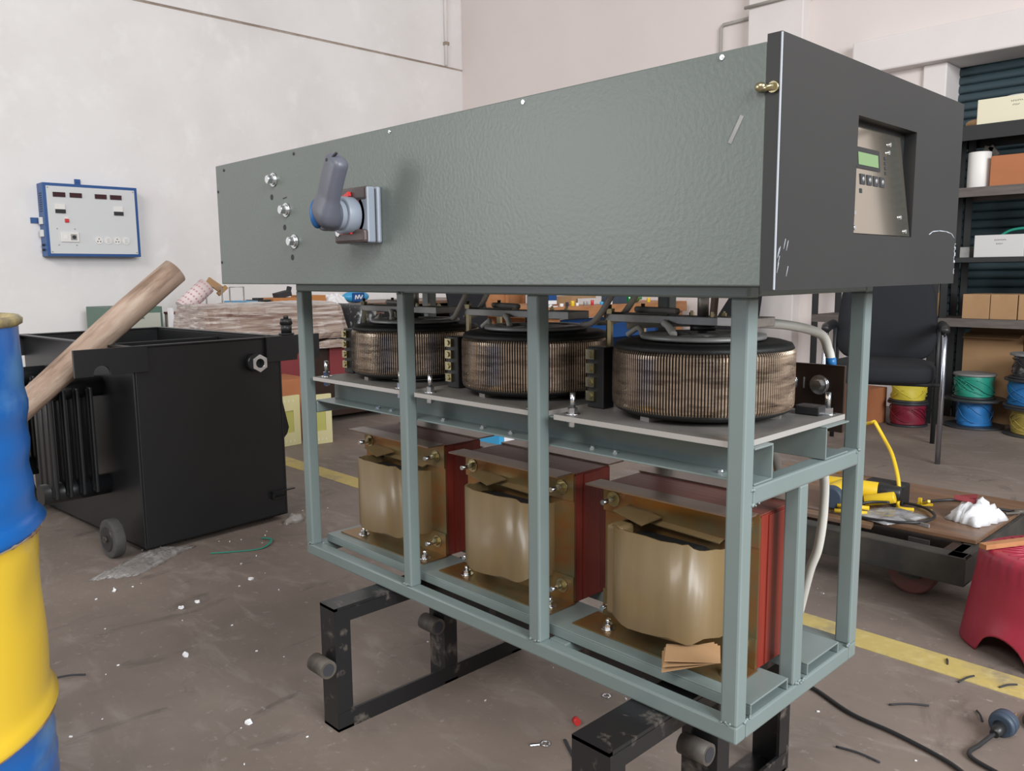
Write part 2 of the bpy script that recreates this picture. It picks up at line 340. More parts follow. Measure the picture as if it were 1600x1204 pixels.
tag(cond.build('electrical_conduit', G['greycable']), 'thin grey electrical conduit running across the back wall near the pilaster', 'conduit')
pp = MB().cyl((-6.225, 4.70, 3.1), (-6.225, 4.70, 4.6), 0.018, n=12)
for zz in (3.3, 3.75): pp.box(-6.245, -6.20, 4.675, 4.725, zz, zz + 0.03, 1)
tag(pp.build('wall_pipe', [G['plaster_trim'], G['crack']]), 'white painted vertical pipe clipped in the upper corner of the walls', 'pipe')

# ================================================================ the voltage stabilizer
VS = thing('voltage_stabilizer', 'open grey-green steel frame machine with coils below a long control box with black door', 'machine', (-0.6, 0.2, 0.273))
T = 0.028; ZB = 0.273; ZT = 0.9385
def vs(mb, name, m, par=None, **k): return mb.build(name, m, par or VS, **k)
for (x, y) in [(-1.197, 0), (-0.797, 0), (-0.423, 0), (-0.028, 0), (-1.197, 0.379), (-0.797, 0.379), (-0.423, 0.379), (-0.028, 0.379)]:
    t_ = 0.025 if x == -0.797 else T
    vs(MB().box(x, x + t_, y, y + T, ZB + T - 0.001, ZT - .018 + 0.001), 'post', G['frame'], bevel=0.0035)
vs(MB().box(-0.027, -0.0005, 0.172, 0.200, ZB + T, 0.629), 'post', G['frame'], bevel=0.0035)
for (y0, y1) in ((0, T), (0.379, 0.407)):
    for (z0, z1) in ((ZB, ZB + T), (ZT - .018, ZT)):
        vs(MB().box(-1.197, 0, y0, y1, z0, z1), 'rail', G['frame'], bevel=0.0035)
for (x0, x1) in ((-1.197, -1.169), (-T, 0)):
    for (z0, z1) in ((ZB, ZB + T), (ZT - .016, ZT), (0.627, 0.655)):
        vs(MB().box(x0, x1, T, 0.379, z0, z1), 'rail', G['frame'], bevel=0.0035)
# weld beads at the joints
wd = MB()
for (x, y, z) in [(-0.014, 0.0, 0.303), (-0.41, 0.0, 0.303), (-0.785, 0, 0.303), (-1.183, 0, 0.303), (0.0, 0.03, 0.303), (0.0, 0.375, 0.652), (0.0, 0.031, 0.652), (0, 0.035, 0.628), (-0.783, 0.0, 0.919), (0, 0.375, 0.303), (0, 0.186, 0.303), (0, 0.20, 0.3)]:
    for k in range(5): wd.ball((x + random.uniform(-.012, .012) * (y == 0), y + random.uniform(-.010, .010) * (x == 0), z + random.uniform(-.002, .002)), random.uniform(.0018, .0032), 8)
vs(wd, 'weld_bead', G['frame'])
def channel(y0, y1, z0, z1, kind, x0=-1.169, x1=-0.0015, t=0.003):
    m = MB()
    if kind == 'down': m.box(x0, x1, y0, y1, z1 - t, z1); m.box(x0, x1, y0, y0 + t, z0, z1 - t); m.box(x0, x1, y1 - t, y1, z0, z1 - t)
    if kind == 'front': m.box(x0, x1, y0, y1, z1 - t, z1); m.box(x0, x1, y1 - t, y1, z0, z1 - t); m.box(x0, x1, y0, y1 - t, z0, z0 + t)
    if kind == 'rear': m.box(x0, x1, y0, y1, z1 - t, z1); m.box(x0, x1, y0, y0 + t, z0, z1 - t); m.box(x0, x1, y0 + t, y1, z0, z0 + t)
    return m
vs(channel(0.042, 0.157, 0.3015, 0.321, 'down'), 'channel', G['frame'], bevel=0.001)
vs(channel(0.222, 0.338, 0.3015, 0.321, 'down'), 'channel', G['frame'], bevel=0.001)
vs(channel(0.029, 0.082, 0.656, 0.710, 'front', x1=0.0), 'channel', G['frame'], bevel=0.001)
vs(channel(0.252, 0.335, 0.656, 0.710, 'rear', x1=0.0), 'channel', G['frame'], bevel=0.001)
for x in (-0.32, -0.27, -0.07, -0.95, -0.9, -0.6, -0.52, -0.72): vs(MB().cyl((x, 0.055, 0.659), (x, 0.055, 0.662), 0.007, n=6).cyl((x, 0.055, 0.662), (x, 0.055, 0.664), 0.004, n=8), 'channel_bolt', G['zinc'])
vs(MB().box(-1.16, -1.0, 0.12, 0.30, 0.655, 0.657), 'strap_plate', G['frame'])
vs(MB().box(-0.40, -0.36, 0.03, 0.2, 0.275, 0.30), 'cross_strut', G['frame'], bevel=0.002)

# ---- control box
BX0, BX1, BY0, BY1, BZ0, BZ1 = -1.367, 0.0725, -0.103, 0.510, 0.9388, 1.2187
cb = vs(MB().box(BX0, BX1, BY0, BY1, BZ0, BZ1), 'control_box', G['cabinet'], bevel=0.002)
for x, z in [(-1.322, 1.205), (-0.998, 1.208), (-0.661, 1.210), (-0.324, 1.2105), (0.014, 1.2115), (-1.359, 1.158), (-1.359, 0.991)]:
    MB().cyl((x, BY0 + .0005, z), (x, BY0 - .0015, z), 0.0032, n=12, m=0).cyl((x, BY0 - .0015, z), (x, BY0 - .0022, z), 0.0018, n=8).build('screw', G['blackplastic'] if x < -0.9 else G['zinc'], cb)
for x, z in [(-1.087, 1.163), (-1.038, 1.096), (-1.009, 1.029)]:
    MB().cyl((x, BY0, z), (x, BY0 - .003, z), 0.0145, n=24).cyl((x, BY0 - .003, z), (x, BY0 - .006, z), 0.0115, n=20).cyl((x, BY0 - .006, z), (x, BY0 - .0155, z), 0.0098, n=6, sm=False).cyl((x, BY0 - .0155, z), (x, BY0 - .017, z), 0.0080, n=12).build('bolt', G['zinc'], cb)
for x, z in [(-1.099, 1.127), (-1.049, 1.060), (-1.022, 0.996)]:
    MB().cyl((x, BY0 + .0005, z), (x, BY0 - .0005, z), 0.0062, n=14).build('bolt_hole', G['ink'], cb)
MB().obox((-1.043, BY0 - .0002, 1.1215), (0.016, 0.0006, 0.0022), (0, R(-6), 0)).build('pencil_mark', G['ink'], cb)
MB().obox((0.035, BY0 - .0004, 1.125), (0.005, 0.0008, 0.034), (0, R(28), 0)).build('scratch', G['castgrey'], cb)

# ---- door
DX = 0.091; OY0, OY1, OZ0, OZ1 = 0.108, 0.312, 1.006, 1.160
DZ0, DZ1 = 0.934, 1.2265
d = MB()
d.box(BX1, DX, BY0, OY0, DZ0, DZ1); d.box(BX1, DX, OY1, BY1, DZ0, DZ1); d.box(BX1, DX, OY0, OY1, OZ1, DZ1); d.box(BX1, DX, OY0, OY1, DZ0, OZ0)
door = vs(d, 'door', G['doorblack'])
MB().box(DX - 0.0012, DX + 0.0004, BY0 - 0.0004, BY0 + 0.0014, DZ0 + .001, DZ1 - .001).build('bare_edge', G['worn'], door)
rc = MB(); t = 0.001; bx = BX1 - 0.03
# the recess box behind the opening (cut into the control box interior, seen as black liner)
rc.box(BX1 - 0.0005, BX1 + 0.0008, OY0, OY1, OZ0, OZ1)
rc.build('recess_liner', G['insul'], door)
bt, tp = 0.0895, 0.0755
cp = MB().hexa([(bt - .0015, OY0 + .002, OZ0 + .001), (bt, OY0 + .002, OZ0 + .001), (bt, OY1 - .003, OZ0 + .001), (bt - .0015, OY1 - .003, OZ0 + .001)],
               [(tp - .0015, OY0 + .002, OZ1 - .008), (tp, OY0 + .002, OZ1 - .008), (tp, OY1 - .022, OZ1 - .008), (tp - .0015, OY1 - .022, OZ1 - .008)])
cpl = cp.build('control_panel', G['mirror'], door)
def onpanel(y, z, off=0.0):
    k = (z - OZ0) / (OZ1 - OZ0 - .008); return Vector((bt + (tp - bt) * k + off, y, z))
def ppatch(y0, y1, z0, z1, th=0.001):
    m = MB(); a = [onpanel(y0, z0), onpanel(y1, z0), onpanel(y1, z1), onpanel(y0, z1)]
    return m.add(a + [v + Vector((th, 0, 0)) for v in a], [(0, 1, 2, 3), (4, 5, 6, 7), (0, 1, 5, 4), (1, 2, 6, 5), (2, 3, 7, 6), (3, 0, 4, 7)])
def py(y): return OY0 + .004 + (y - 0.145) * (0.185 / 0.16)
def yz(y, z): return py(y), 1.006 + (z - 1.014) * 1.0
yy = [py(v) for v in (0.160, 0.228, 0.165, 0.222)]
ppatch(yy[0], yy[1], 1.095, 1.124, 0.0012).build('lcd_bezel', G['blackplastic'], door)
ppatch(yy[2], yy[3], 1.100, 1.117, 0.0018).build('lcd_screen', G['lcd'], door)
for y in (0.176, 0.195, 0.214, 0.233):
    b_ = ppatch(py(y) - .0075, py(y) + .0075, 1.074, 1.088, 0.0012); b_.ball(onpanel(py(y), 1.081, 0.0015), 0.0035, 10, 1, (0.4, 1, 1)); b_.build('button', [G['ink'], G['castgrey']], door)
for z in (1.116, 1.109, 1.102, 1.095): ppatch(py(.246) - .0025, py(.246) + .0025, z - .0022, z + .0022, 0.001).build('indicator', G['ink'], door)
ppatch(py(.170) - .003, py(.170) + .003, 1.062, 1.068, 0.001).build('indicator', G['ink'], door)
for y, z in ((0.148, 1.034), (0.146, 1.014), (0.285, 1.034), (0.300, 1.014), (0.262, 1.137), (0.257, 1.125)):
    p_ = onpanel(py(y), z); MB().cyl(p_, p_ + Vector((.0022, 0, 0)), 0.0032, n=12).build('screw', G['zinc'], door)
lt = MB().cyl((0.066, BY0 - .003, 1.166), (0.086, BY0 - .004, 1.166), 0.0042, n=10).ball((0.068, BY0 - .005, 1.168), 0.007, 10, sq=(1, .7, .8)).cyl((0.083, BY0 + .001, 1.166), (0.083, BY0 - .004, 1.166), 0.0065, n=14)
lt.build('latch', G['brass'], door)
sc_ = MB()
path = [(0.385, 1.012), (0.40, 1.017), (0.43, 1.019), (0.462, 1.0185), (0.487, 1.0155), (0.500, 1.009)]
for (a, b), (a2, b2) in zip(path, path[1:]): sc_.tube([(DX + .0001, a, b), (DX + .0001, a2, b2)], 0.0008, 5)
for k in range(16):
    z = random.uniform(0.94, 1.0); sc_.box(DX - .001, DX + .0004, BY1 - random.uniform(.002, .006), BY1 + .0003, z, z + random.uniform(.002, .008))
for k in range(7):
    y = random.uniform(-.1, -.07); z = random.uniform(0.945, 0.985); sc_.tube([(DX, y, z), (DX, y + .004, z + .012)], 0.0004, 4)
sc_.build('scuff_mark', G['worn'], door)

# ---- rotary isolator handle
hx, hz = -0.743, 1.066
rs = vs(MB().box(hx - .051, hx + .051, BY0 - .010, BY0, hz - .051, hz + .051), 'rotary_switch', G['switchlight'], bevel=0.004)
MB().box(hx - .047, hx + .047, BY0 - .014, BY0 - .010, hz - .047, hz + .047).build('gasket', G['ink'], rs)
MB().box(hx - .050, hx + .050, BY0 - .040, BY0 - .014, hz - .050, hz - .026).build('smoky_cover', G['smoke'], rs, bevel=0.005)
MB().box(hx - .050, hx + .050, BY0 - .034, BY0 - .014, hz + .026, hz + .051).build('smoky_cover', G['smoke'], rs, bevel=0.005)
MB().box(hx + .022, hx + .051, BY0 - .032, BY0 - .014, hz - .050, hz + .050).build('bezel', G['switchlight'], rs, bevel=0.003)
MB().cyl((hx, BY0 - .014, hz), (hx, BY0 - .030, hz), 0.037, n=36).build('dial', G['ink'], rs)
MB().lathe((0, 0, 0), [(0.034, 0), (0.040, 0), (0.040, .004), (0.034, .004)], 36, closed=True)
ring = MB(); vs_ = []; 
for i in range(36):
    a = 2 * math.pi * i / 36
    for (r_, y_) in ((0.034, 0), (0.0415, 0), (0.0415, .006), (0.034, .006)): vs_.append((hx + r_ * math.cos(a), BY0 - .026 - y_, hz + r_ * math.sin(a)))
ring.add(vs_, [(i * 4 + k, ((i + 1) % 36) * 4 + k, ((i + 1) % 36) * 4 + (k + 1) % 4, i * 4 + (k + 1) % 4) for i in range(36) for k in range(4)])
ring.build('red_ring', G['redplastic'], rs)
MB().cyl((hx, BY0 - .030, hz), (hx, BY0 - .058, hz), 0.034, n=36).cyl((hx, BY0 - .050, hz), (hx, BY0 - .083, hz), 0.027, n=30).build('hub', G['switchlight'], rs, bevel=0.003)
# lever: rounded tapering grip rising from the hub
a0 = Vector((hx - .006, BY0 - .086, hz - .022)); a1 = Vector((hx + .060, BY0 - .094, hz + .098))
lv = MB(); dd = (a1 - a0); L_ = dd.length; dn = dd.normalized(); side = dn.cross(Vector((0, 1, 0))).normalized()
vv = []; ff = []; K = 24; S = 31
for i in range(S):
    t = i / (S - 1); c_ = a0 + dd * t + Vector((0, -.004 * math.sin(math.pi * t), 0))
    q_ = min(1, max(0, (t - .22) / .2)); w_ = 0.0285 - .0045 * q_; h_ = 0.022 - .007 * q_
    e = 1.0
    if t < .16: e = math.sqrt(max(0.02, 1 - ((.16 - t) / .16) ** 2))
    if t > .9: e = math.sqrt(max(0.03, 1 - ((t - .9) / .1) ** 2))
    for k in range(K):
        a = 2 * math.pi * k / K; ca, sa = math.cos(a), math.sin(a)
        ca = math.copysign(abs(ca) ** .6, ca); sa = math.copysign(abs(sa) ** .6, sa)
        vv.append(c_ + side * (w_ * ca * e) + Vector((0, 1, 0)) * (h_ * sa * e))
for i in range(S - 1):
    for k in range(K): ff.append((i * K + k, i * K + (k + 1) % K, (i + 1) * K + (k + 1) % K, (i + 1) * K + k))
ff += [tuple(range(K)), tuple((S - 1) * K + k for k in range(K))]
lv.add(vv, ff, 0, True)
lv.cyl((hx, BY0 - .096, hz), (hx, BY0 - .066, hz), 0.0295, n=36)
lv.build('lever', G['switchgrey'], rs, bevel=0.006, seg=3)
q = a0 + dd * .10 - side * .0
MB().ball(a0 + dd * 0.20 + Vector((-.019, -.010, 0.0)), 0.020, 18, sq=(.62, .72, 1.35)).build('blue_insert', G['blueplastic'], rs)
MB().cyl(a0 + dd * .93 + Vector((-.010, -.013, 0)), a0 + dd * .93 + Vector((-.010, -.0165, 0)), 0.003, n=10).build('screw', G['ink'], rs)
MB().obox(a0 + dd * .97 + Vector((.004, -.010, .0015)), (0.017, 0.004, 0.003), (0, R(-25), 0)).build('grip_slot', G['ink'], rs)
MB().cyl((hx - .035, BY0 - .042, hz - .030), (hx - .035, BY0 - .038, hz - .030), 0.007, n=12).build('screw', G['zinc'], rs)
MB().obox((hx - .01, BY0 - .038, hz + .034), (0.03, 0.006, 0.008), (0, R(-20), 0)).obox((hx - .005, BY0 - .042, hz - .031), (0.035, 0.005, 0.006)).build('red_marker', G['redplastic'], rs)
MB().box(hx - .008, hx + .008, BY0 - .1092, BY0 - .1065, hz - .004, hz - .0015).build('lever_mark', G['ink'], rs)

# ---- plates, bolts, toroidal coils
CX = [-0.19, -0.58, -0.975]; CY = 0.185; CR = 0.150; CZ0, CZ1 = 0.738, 0.832
PX = [(-0.365, -0.010), (-0.752, -0.397), (-1.145, -0.790)]
def plate(x0, x1):
    m = MB(); y0, y1 = 0.006, 0.340
    # square plate with a round opening under the coil
    cx, cy, ro = (x0 + x1) / 2, CY, 0.085; n = 32; vs_ = []; fs_ = []
    for z in (0.7105, 0.7192):
        for i in range(n):
            a = 2 * math.pi * i / n; ca, sa = math.cos(a), math.sin(a)
            vs_.append((cx + ro * ca, cy + ro * sa, z))
            hx_, hy = (x1 - x0) / 2, (y1 - y0) / 2; s = min(hx_ / max(abs(ca), 1e-6), (hy + (cy - (y0 + y1) / 2) * (-1 if sa > 0 else 1)) / max(abs(sa), 1e-6))
            px_, py_ = cx + s * ca, cy + s * sa
            vs_.append((min(max(px_, x0), x1), min(max(py_, y0), y1), z))
    # push nearest samples onto the exact corners
    for (qx, qy) in ((x0, y0), (x0, y1), (x1, y0), (x1, y1)):
        j = min(range(n), key=lambda i: (vs_[2 * i + 1][0] - qx) ** 2 + (vs_[2 * i + 1][1] - qy) ** 2)
        for b in (0, 2 * n): vs_[b + 2 * j + 1] = (qx, qy, vs_[b + 2 * j + 1][2])
    for i in range(n):
        j = (i + 1) % n
        fs_ += [(2 * n + 2 * i, 2 * n + 2 * i + 1, 2 * n + 2 * j + 1, 2 * n + 2 * j), (2 * i, 2 * j, 2 * j + 1, 2 * i + 1), (2 * i + 1, 2 * j + 1, 2 * n + 2 * j + 1, 2 * n + 2 * i + 1), (2 * i, 2 * n + 2 * i, 2 * n + 2 * j, 2 * j)]
    m.add(vs_, fs_); m.m = [1 if q % 4 == 2 else 0 for q in range(len(fs_))]
    return m
def coil(c):
    prof = [(0, -.003), (.004, -.001), (.0055, .003), (.006, .010), (.006, .084), (.0055, .090), (.003, .094), (0, .0965)]
    n = 190; m = MB(); vs_ = []; fs_ = []; ms = []
    K = len(prof)
    for i in range(n):
        for (fr, up) in ((0.0, 1), (0.16, 1), (0.60, 1), (0.65, 0), (0.96, 0)):
            a = 2 * math.pi * (i + fr) / n
            for (dr, dz) in prof:
                r_ = CR - .006 + (dr if up else dr - .004)
                if fr == 0.0: r_ -= .0007
                vs_.append((c + r_ * math.cos(a), CY + r_ * math.sin(a), CZ0 + dz))
    NN = n * 5
    b = 0; me_f = []; 
    for i in range(NN):
        j = (i + 1) % NN; mi = 0 if i % 5 in (0, 1) else 1
        for k in range(K - 1): m.f.append([i * K + k, j * K + k, j * K + k + 1, i * K + k + 1]); m.m.append(mi); m.sm.append(False)
    m.v = [Vector(v) for v in vs_]
    return m
for k, (c, (x0, x1)) in enumerate(zip(CX, PX)):
    pl = vs(plate(x0, x1), 'mounting_plate', [G['plate'], G['plate_edge']])
    for (bx, by) in ((x0 + .022, 0.030), (x1 - .02, 0.318), (x0 + .022, 0.318)) + (((x1 - .04, 0.03),) if k else ()):
        b = MB().bolt((bx, by, 0.719), (0, 0, 1), 0.0085, 0.0095, 0.026); b.cyl((bx, by, 0.6985), (bx, by, 0.707), 0.0085, n=6, sm=False).cyl((bx, by, 0.6965), (bx, by, 0.711), 0.0045, n=10).cyl((bx, by, 0.707), (bx, by, 0.711), 0.013, n=16)
        b.build('bolt', G['zinc'], pl)
    br = MB()
    for a in (20, 140, 260): br.obox((c + .07 * math.cos(R(a)), CY + .07 * math.sin(R(a)), 0.7225), (0.12, 0.02, 0.007), (0, 0, R(a)))
    br.build('coil_support', G['alu'], pl)
    tc = vs(coil(c), 'toroidal_coil', [G['copper'], G['gap']], fix=False)
    MB().lathe((c, CY, 0), [(CR - .002, CZ1 + .0015), (CR - .006, CZ1 + .009), (CR - .018, CZ1 + .0125), (0.075, CZ1 + .0125), (0.07, CZ1), (0.07, CZ0), (0.08, CZ0 - .012), (CR - .02, CZ0 - .012), (CR - .006, CZ0 - .006), (CR - .004, CZ0 - .001), (CR - .0085, CZ0), (CR - .0085, CZ1)], 72, closed=True).build('insulation', G['insul'], tc)
    tr = MB().lathe((c, CY, 0), [(0.068, .8475), (0.103, .8475), (0.104, .850), (0.103, .8545), (0.068, .8545)], 48, closed=True)
    for a in (35, 155, 275): tr.obox((c + .04 * math.cos(R(a)), CY + .04 * math.sin(R(a)), 0.851), (0.075, 0.022, 0.006), (0, 0, R(a)))
    tr.cyl((c, CY, .846), (c, CY, .856), .024, n=24)
    tr.build('top_ring', G['castgrey'], tc)
    MB().cyl((c, CY, .8565), (c, CY, .860), .008, n=8).cyl((c, CY, .860), (c, CY, .8695), .021, n=28).build('insulated_hub', G['blackplastic'], tc)
    arm = MB().box(c - .185, c + .045, CY - .022, CY + .022, .8695, .8835).cyl((c - .185, CY, .8695), (c - .185, CY, .8835), .022, n=24, sm=False).box(c - .2, c - .07, CY - .003, CY + .003, .8835, .886)
    arm.box(c + .045, c + .115, CY - .030, CY + .030, .870, .8850, 1 if k == 0 else 0)
    arm.build('brush_arm', [G['castgrey'], G['alu']], tc, bevel=0.0015)
    MB().cyl((c + .0, CY, .8835), (c, CY, .9385), .0095, n=20).build('drive_shaft', G['alu'], tc)
    for (ax, ay) in ((-.03, .012), (.028, -.016), (.07, .015), (.03, .016)): MB().cyl((c + ax, CY + ay, .8835), (c + ax, CY + ay, .889), .0045, n=6).cyl((c + ax, CY + ay, .889), (c + ax, CY + ay, .892), .0025, n=8).build('arm_screw', G['brass'], tc)
    for (sx, sy) in ((-.185, -.018), (-.165, .055)):
        so_ = MB().cyl((c + sx, CY + sy, .719), (c + sx, CY + sy, .872), .0065, n=6, sm=False).cyl((c + sx, CY + sy, .8835), (c + sx, CY + sy, .8925), .009, n=6, sm=False).cyl((c + sx, CY + sy, .872), (c + sx, CY + sy, .900), .0038, n=10)
        so_.build('standoff', G['brass'], tc)
    MB().box(c - .165 - .014, c - .165 + .014, CY + .02, CY + .06, .872, .8835).build('rear_arm', G['castgrey'], tc, bevel=0.002)
    tb = MB().box(c - .183, c - .146, CY - .082, CY - .052, .7195, .828).build('terminal_block', G['blackplastic'], tc, bevel=0.002)
    ORG[tb.name] = ORG[tb.name]
    ts = MB()
    for j in range(4):
        z = .733 + j * .0245; ts.box(c - .182, c - .163, CY - .088, CY - .082, z, z + .017); ts.cyl((c - .1725, CY - .088, z + .0085), (c - .1725, CY - .091, z + .0085), .0055, n=8, sm=False)
    ts.build('terminal_screws', G['brass'], tc)
    # sleeved leads
    MB().tube(smooth_path([(c - .060, CY - .026, .872), (c - .045, CY - .034, .866), (c - .030, CY - .045, .858), (c - .022, CY - .052, .855)]), 0.0062, 10).build('lead', G['offwhitecable'], tc)
    MB().tube(smooth_path([(c - .172, CY + .045, .8895), (c - .13, CY + .030, .890), (c - .085, CY + .012, .8905), (c - .052, CY + .002, .890)]), 0.0058, 10).build('lead', G['greycable'], tc)
    MB().tube(smooth_path([(c - .15, CY - .01, .846), (c - .13, CY - .01, .858), (c - .115, CY - .02, .859), (c - .098, CY - .035, .849)]), 0.0048, 10).build('lead', G['offwhitecable'], tc)
    if k > 0:
        MB().tube(smooth_path([(c + .10, CY + .03, .858), (c + .155, CY - .01, .864), (c + .195, CY - .03, .885), (c + .222, CY - .03, .921)]), 0.0058, 10).build('lead', G['greycable'], tc)
        MB().tube(smooth_path([(c + .11, CY + .06, .860), (c + .18, CY + .03, .868), (c + .222, CY + .01, .890), (c + .245, CY + .01, .921)]), 0.0058, 10).build('lead', G['offwhitecable'], tc)
# heavy cable arching over the near coil to the terminal board
vs(MB().tube(smooth_path([(-0.36, 0.20, .862), (-0.30, .27, .866), (-0.19, 0.31, .866), (-0.14, 0.37, .862), (-0.10, .425, .845), (-0.092, 0.445, .815), (-0.088, .448, .797)]), 0.0085, 12), 'cable', G['offwhitecable'])
vs(MB().cyl((-0.088, .448, .800), (-0.0865, .448, .785), 0.0095, n=12), 'cable_ferrule', G['bluewire'])
vs(MB().tube(smooth_path([(-0.105, .33, .71), (-0.10, .36, .66), (-0.085, .425, .60), (-0.09, .45, .52), (-0.098, .452, .44), (-0.112, .45, .39), (-0.13, .45, .30)]), 0.0085, 12), 'cable', G['offwhitecable'])
vs(MB().tube(smooth_path([(-0.17, .36, .735), (-0.165, .37, .66), (-0.16, .40, .60), (-0.16, .41, .56)]), 0.008, 12), 'cable', G['greycable'])
tbd = vs(MB().box(-0.235, -0.053, 0.430, 0.438, .668, .789), 'terminal_board', G['bakelite'], bevel=0.001)
for x in (-0.158, -0.098): MB().cyl((x, .430, .752), (x, .427, .752), .018, n=24).cyl((x, .427, .752), (x, .424, .752), .0155, n=24).cyl((x, .424, .752), (x, .416, .752), .0095, n=6, sm=False).build('bolt', G['zinc'], tbd)
text('numeral', '1', G['castgrey'], tbd, (-0.128, .4295, .752), 0.03, (R(90), 0, 0))
MB().cyl((-0.135, 0.375, .712), (-0.135, 0.375, .735), .012, n=18).build('rubber_bush', G['blackplastic'], tbd)
vs(MB().box(-0.072, -0.03, 0.285, 0.315, .7195, .735), 'cable_clamp', G['blackplastic'], bevel=0.002)

# ---- transformers
def transformer(x0, x1, seed):
    rn = random.Random(seed); y0, y1 = 0.145, 0.247; z0, z1 = 0.3225, 0.578; cx = (x0 + x1) / 2 + .004
    core = vs(MB().box(x0, x1, y0, y1, z0, z1 - .002).box(x0 + .002, x1 - .002, y0 + .001, y1 - .001, z1 - .002, z1, 1).box(x1, x1 + .002, y0 + .022, y1 - .03, z0 + .002, z1 - .004), 'transformer', [G['red'], G['redtop']])
    core['label'] = 'transformer with red laminated core, gold clamps and cardboard-wrapped winding'
    g = MB()
    g.box(x0, x1, y0 - .004, y0, z0 + .002, z1 - .004)                      # face strips of the limbs
    g.box(x0 - .002, x1 + .001, y0 - .008, y0 - .004, z1 - .052, z1 + .002)   # upper clamp
    g.box(x0 - .002, x1 + .001, y0 - .008, y0 - .004, z0, z0 + .052)
    g.build('core_clamp', G['goldclamp'], core)
    MB().box(x0 - .012, x1 - .004, y0 - .048, y0 - .004, z1, z1 + .003).box(x0 - .002, x1 + .0, y1 - .004, y1 + .045, z1, z1 + .003).build('top_flange', G['flange'], core)
    ft = MB().add([(x0 - .018, y0 - .076, z0 - .0012), (x1 + .004, y0 - .076, z0 - .0012), (x1 + .004, y0 - .004, z0 - .0012), (x0 - .018, y0 - .004, z0 - .0012), (x0 - .018, y0 - .076, z0 + .0015), (x1 + .004, y0 - .076, z0 + .0015), (x1 + .004, y0 - .004, z0 + .0015), (x0 - .018, y0 - .004, z0 + .0015)], [(3, 2, 1, 0), (4, 5, 6, 7), (0, 1, 5, 4), (1, 2, 6, 5), (2, 3, 7, 6), (3, 0, 4, 7)])
    ft.box(x0, x1, y1, y1 + .05, z0 - .0012, z0 + .0015)
    ft.build('mounting_foot', G['goldclamp'], core)
    for bx in (x0 + .022, x1 - .028):
        for bz in (z1 - .028, z0 + .030):
            b = MB().cyl((bx, y0 - .008, bz), (bx, y0 - .010, bz), .014, n=18, m=1).cyl((bx, y0 - .010, bz), (bx, y0 - .017, bz), .0095, n=6, m=1, sm=False).cyl((bx, y0 - .017, bz), (bx, y0 - .041, bz), .0048, n=10)
            b.build('clamp_bolt', [G['zinc'], G['brass']], core)
    for bx in (x0 + .045, x1 - .022):
        MB().bolt((bx, y0 - .050, z0 + .0015), (0, 0, 1), .0085, .008, .008).build('foot_bolt', G['zinc'], core)
    # wrapped winding: open-topped cardboard jacket bulging out of the core window, front and back
    for sgn, name in ((-1, 'winding_wrap'), (1, 'rear_winding_wrap')):
        hw = .098; dep = .098; yb = (y0 - .004) if sgn < 0 else y1
        prof = []
        for i in range(25):
            t = i / 24; a = math.pi * t
            ca, sa = math.cos(a), math.sin(a)
            ex = .55
            px_ = cx - hw * math.copysign(abs(ca) ** ex, ca); py_ = yb + sgn * dep * abs(sa) ** .75
            prof.append((px_, py_))
        m = MB(); n = len(prof); vs_ = []
        zt = [z1 - .045 - .012 * abs((i - 12) / 12) ** 2 + rn.uniform(-.0012, .0012) - (.02 if i > 17 else 0) * (i / 24) * .4 for i in range(n)]
        zb = z0 + .048
        cen = (cx, yb)
        for lvl in range(4):
            for i, (a, b) in enumerate(prof):
                if lvl == 0: vs_.append((a, b, zb + .004 * math.sin(i)))
                elif lvl == 1: vs_.append((a, b, zt[i]))
                elif lvl == 2: vs_.append((cen[0] + (a - cen[0]) * .965, cen[1] + (b - cen[1]) * .955, zt[i]))
                else: vs_.append((cen[0] + (a - cen[0]) * .955, cen[1] + (b - cen[1]) * .95, zt[i] - .02))
        fs_ = []
        for l in range(3): fs_ += [(l * n + i, l * n + i + 1, (l + 1) * n + i + 1, (l + 1) * n + i) for i in range(n - 1)]
        m.add(vs_, fs_, 0, True); 
        m.add([vs_[i] for i in range(n)], [tuple(range(n))], 0)
        m.add([(cen[0] + (a - cen[0]) * .955, cen[1] + (b - cen[1]) * .95, min(zt) - .016) for a, b in prof], [tuple(range(n))], 1)
        wv = m.build(name, [G['wrap'], G['carddark']], core)
    fl = MB().obox((cx - .07, y0 - .028, z1 - .038), (.075, .045, .0022), (R(8), R(6), R(-12))).obox((cx + .015, y0 - .012, z1 - .050), (.15, .02, .002), (R(14), R(2), 0))
    fl.build('cardboard_flap', G['wrap'], core)
    inn = MB().box(cx - .075, cx + .075, y0 - .07, y0 - .004, z1 - .10, z1 - .066).build('inner_winding', G['insul'], core, bevel=0.02)
    return core
t3 = transformer(-0.360, -0.050, 1); t2 = transformer(-0.745, -0.437, 2); t1 = transformer(-1.130, -0.822, 3)
tf = MB()
for j in range(3): tf.obox((-0.118 + j * .004, 0.052, .352 + j * .0045), (.085, .055, .0016), (R(10 - j * 4), R(-16 + 6 * j), R(32)))
tf.build('torn_cardboard', G['card'], t3)
MB().box(-0.295, -0.262, 0.062, 0.100, .37, .53).build('cardboard_tab', G['wrap'], t3, bevel=0.006)

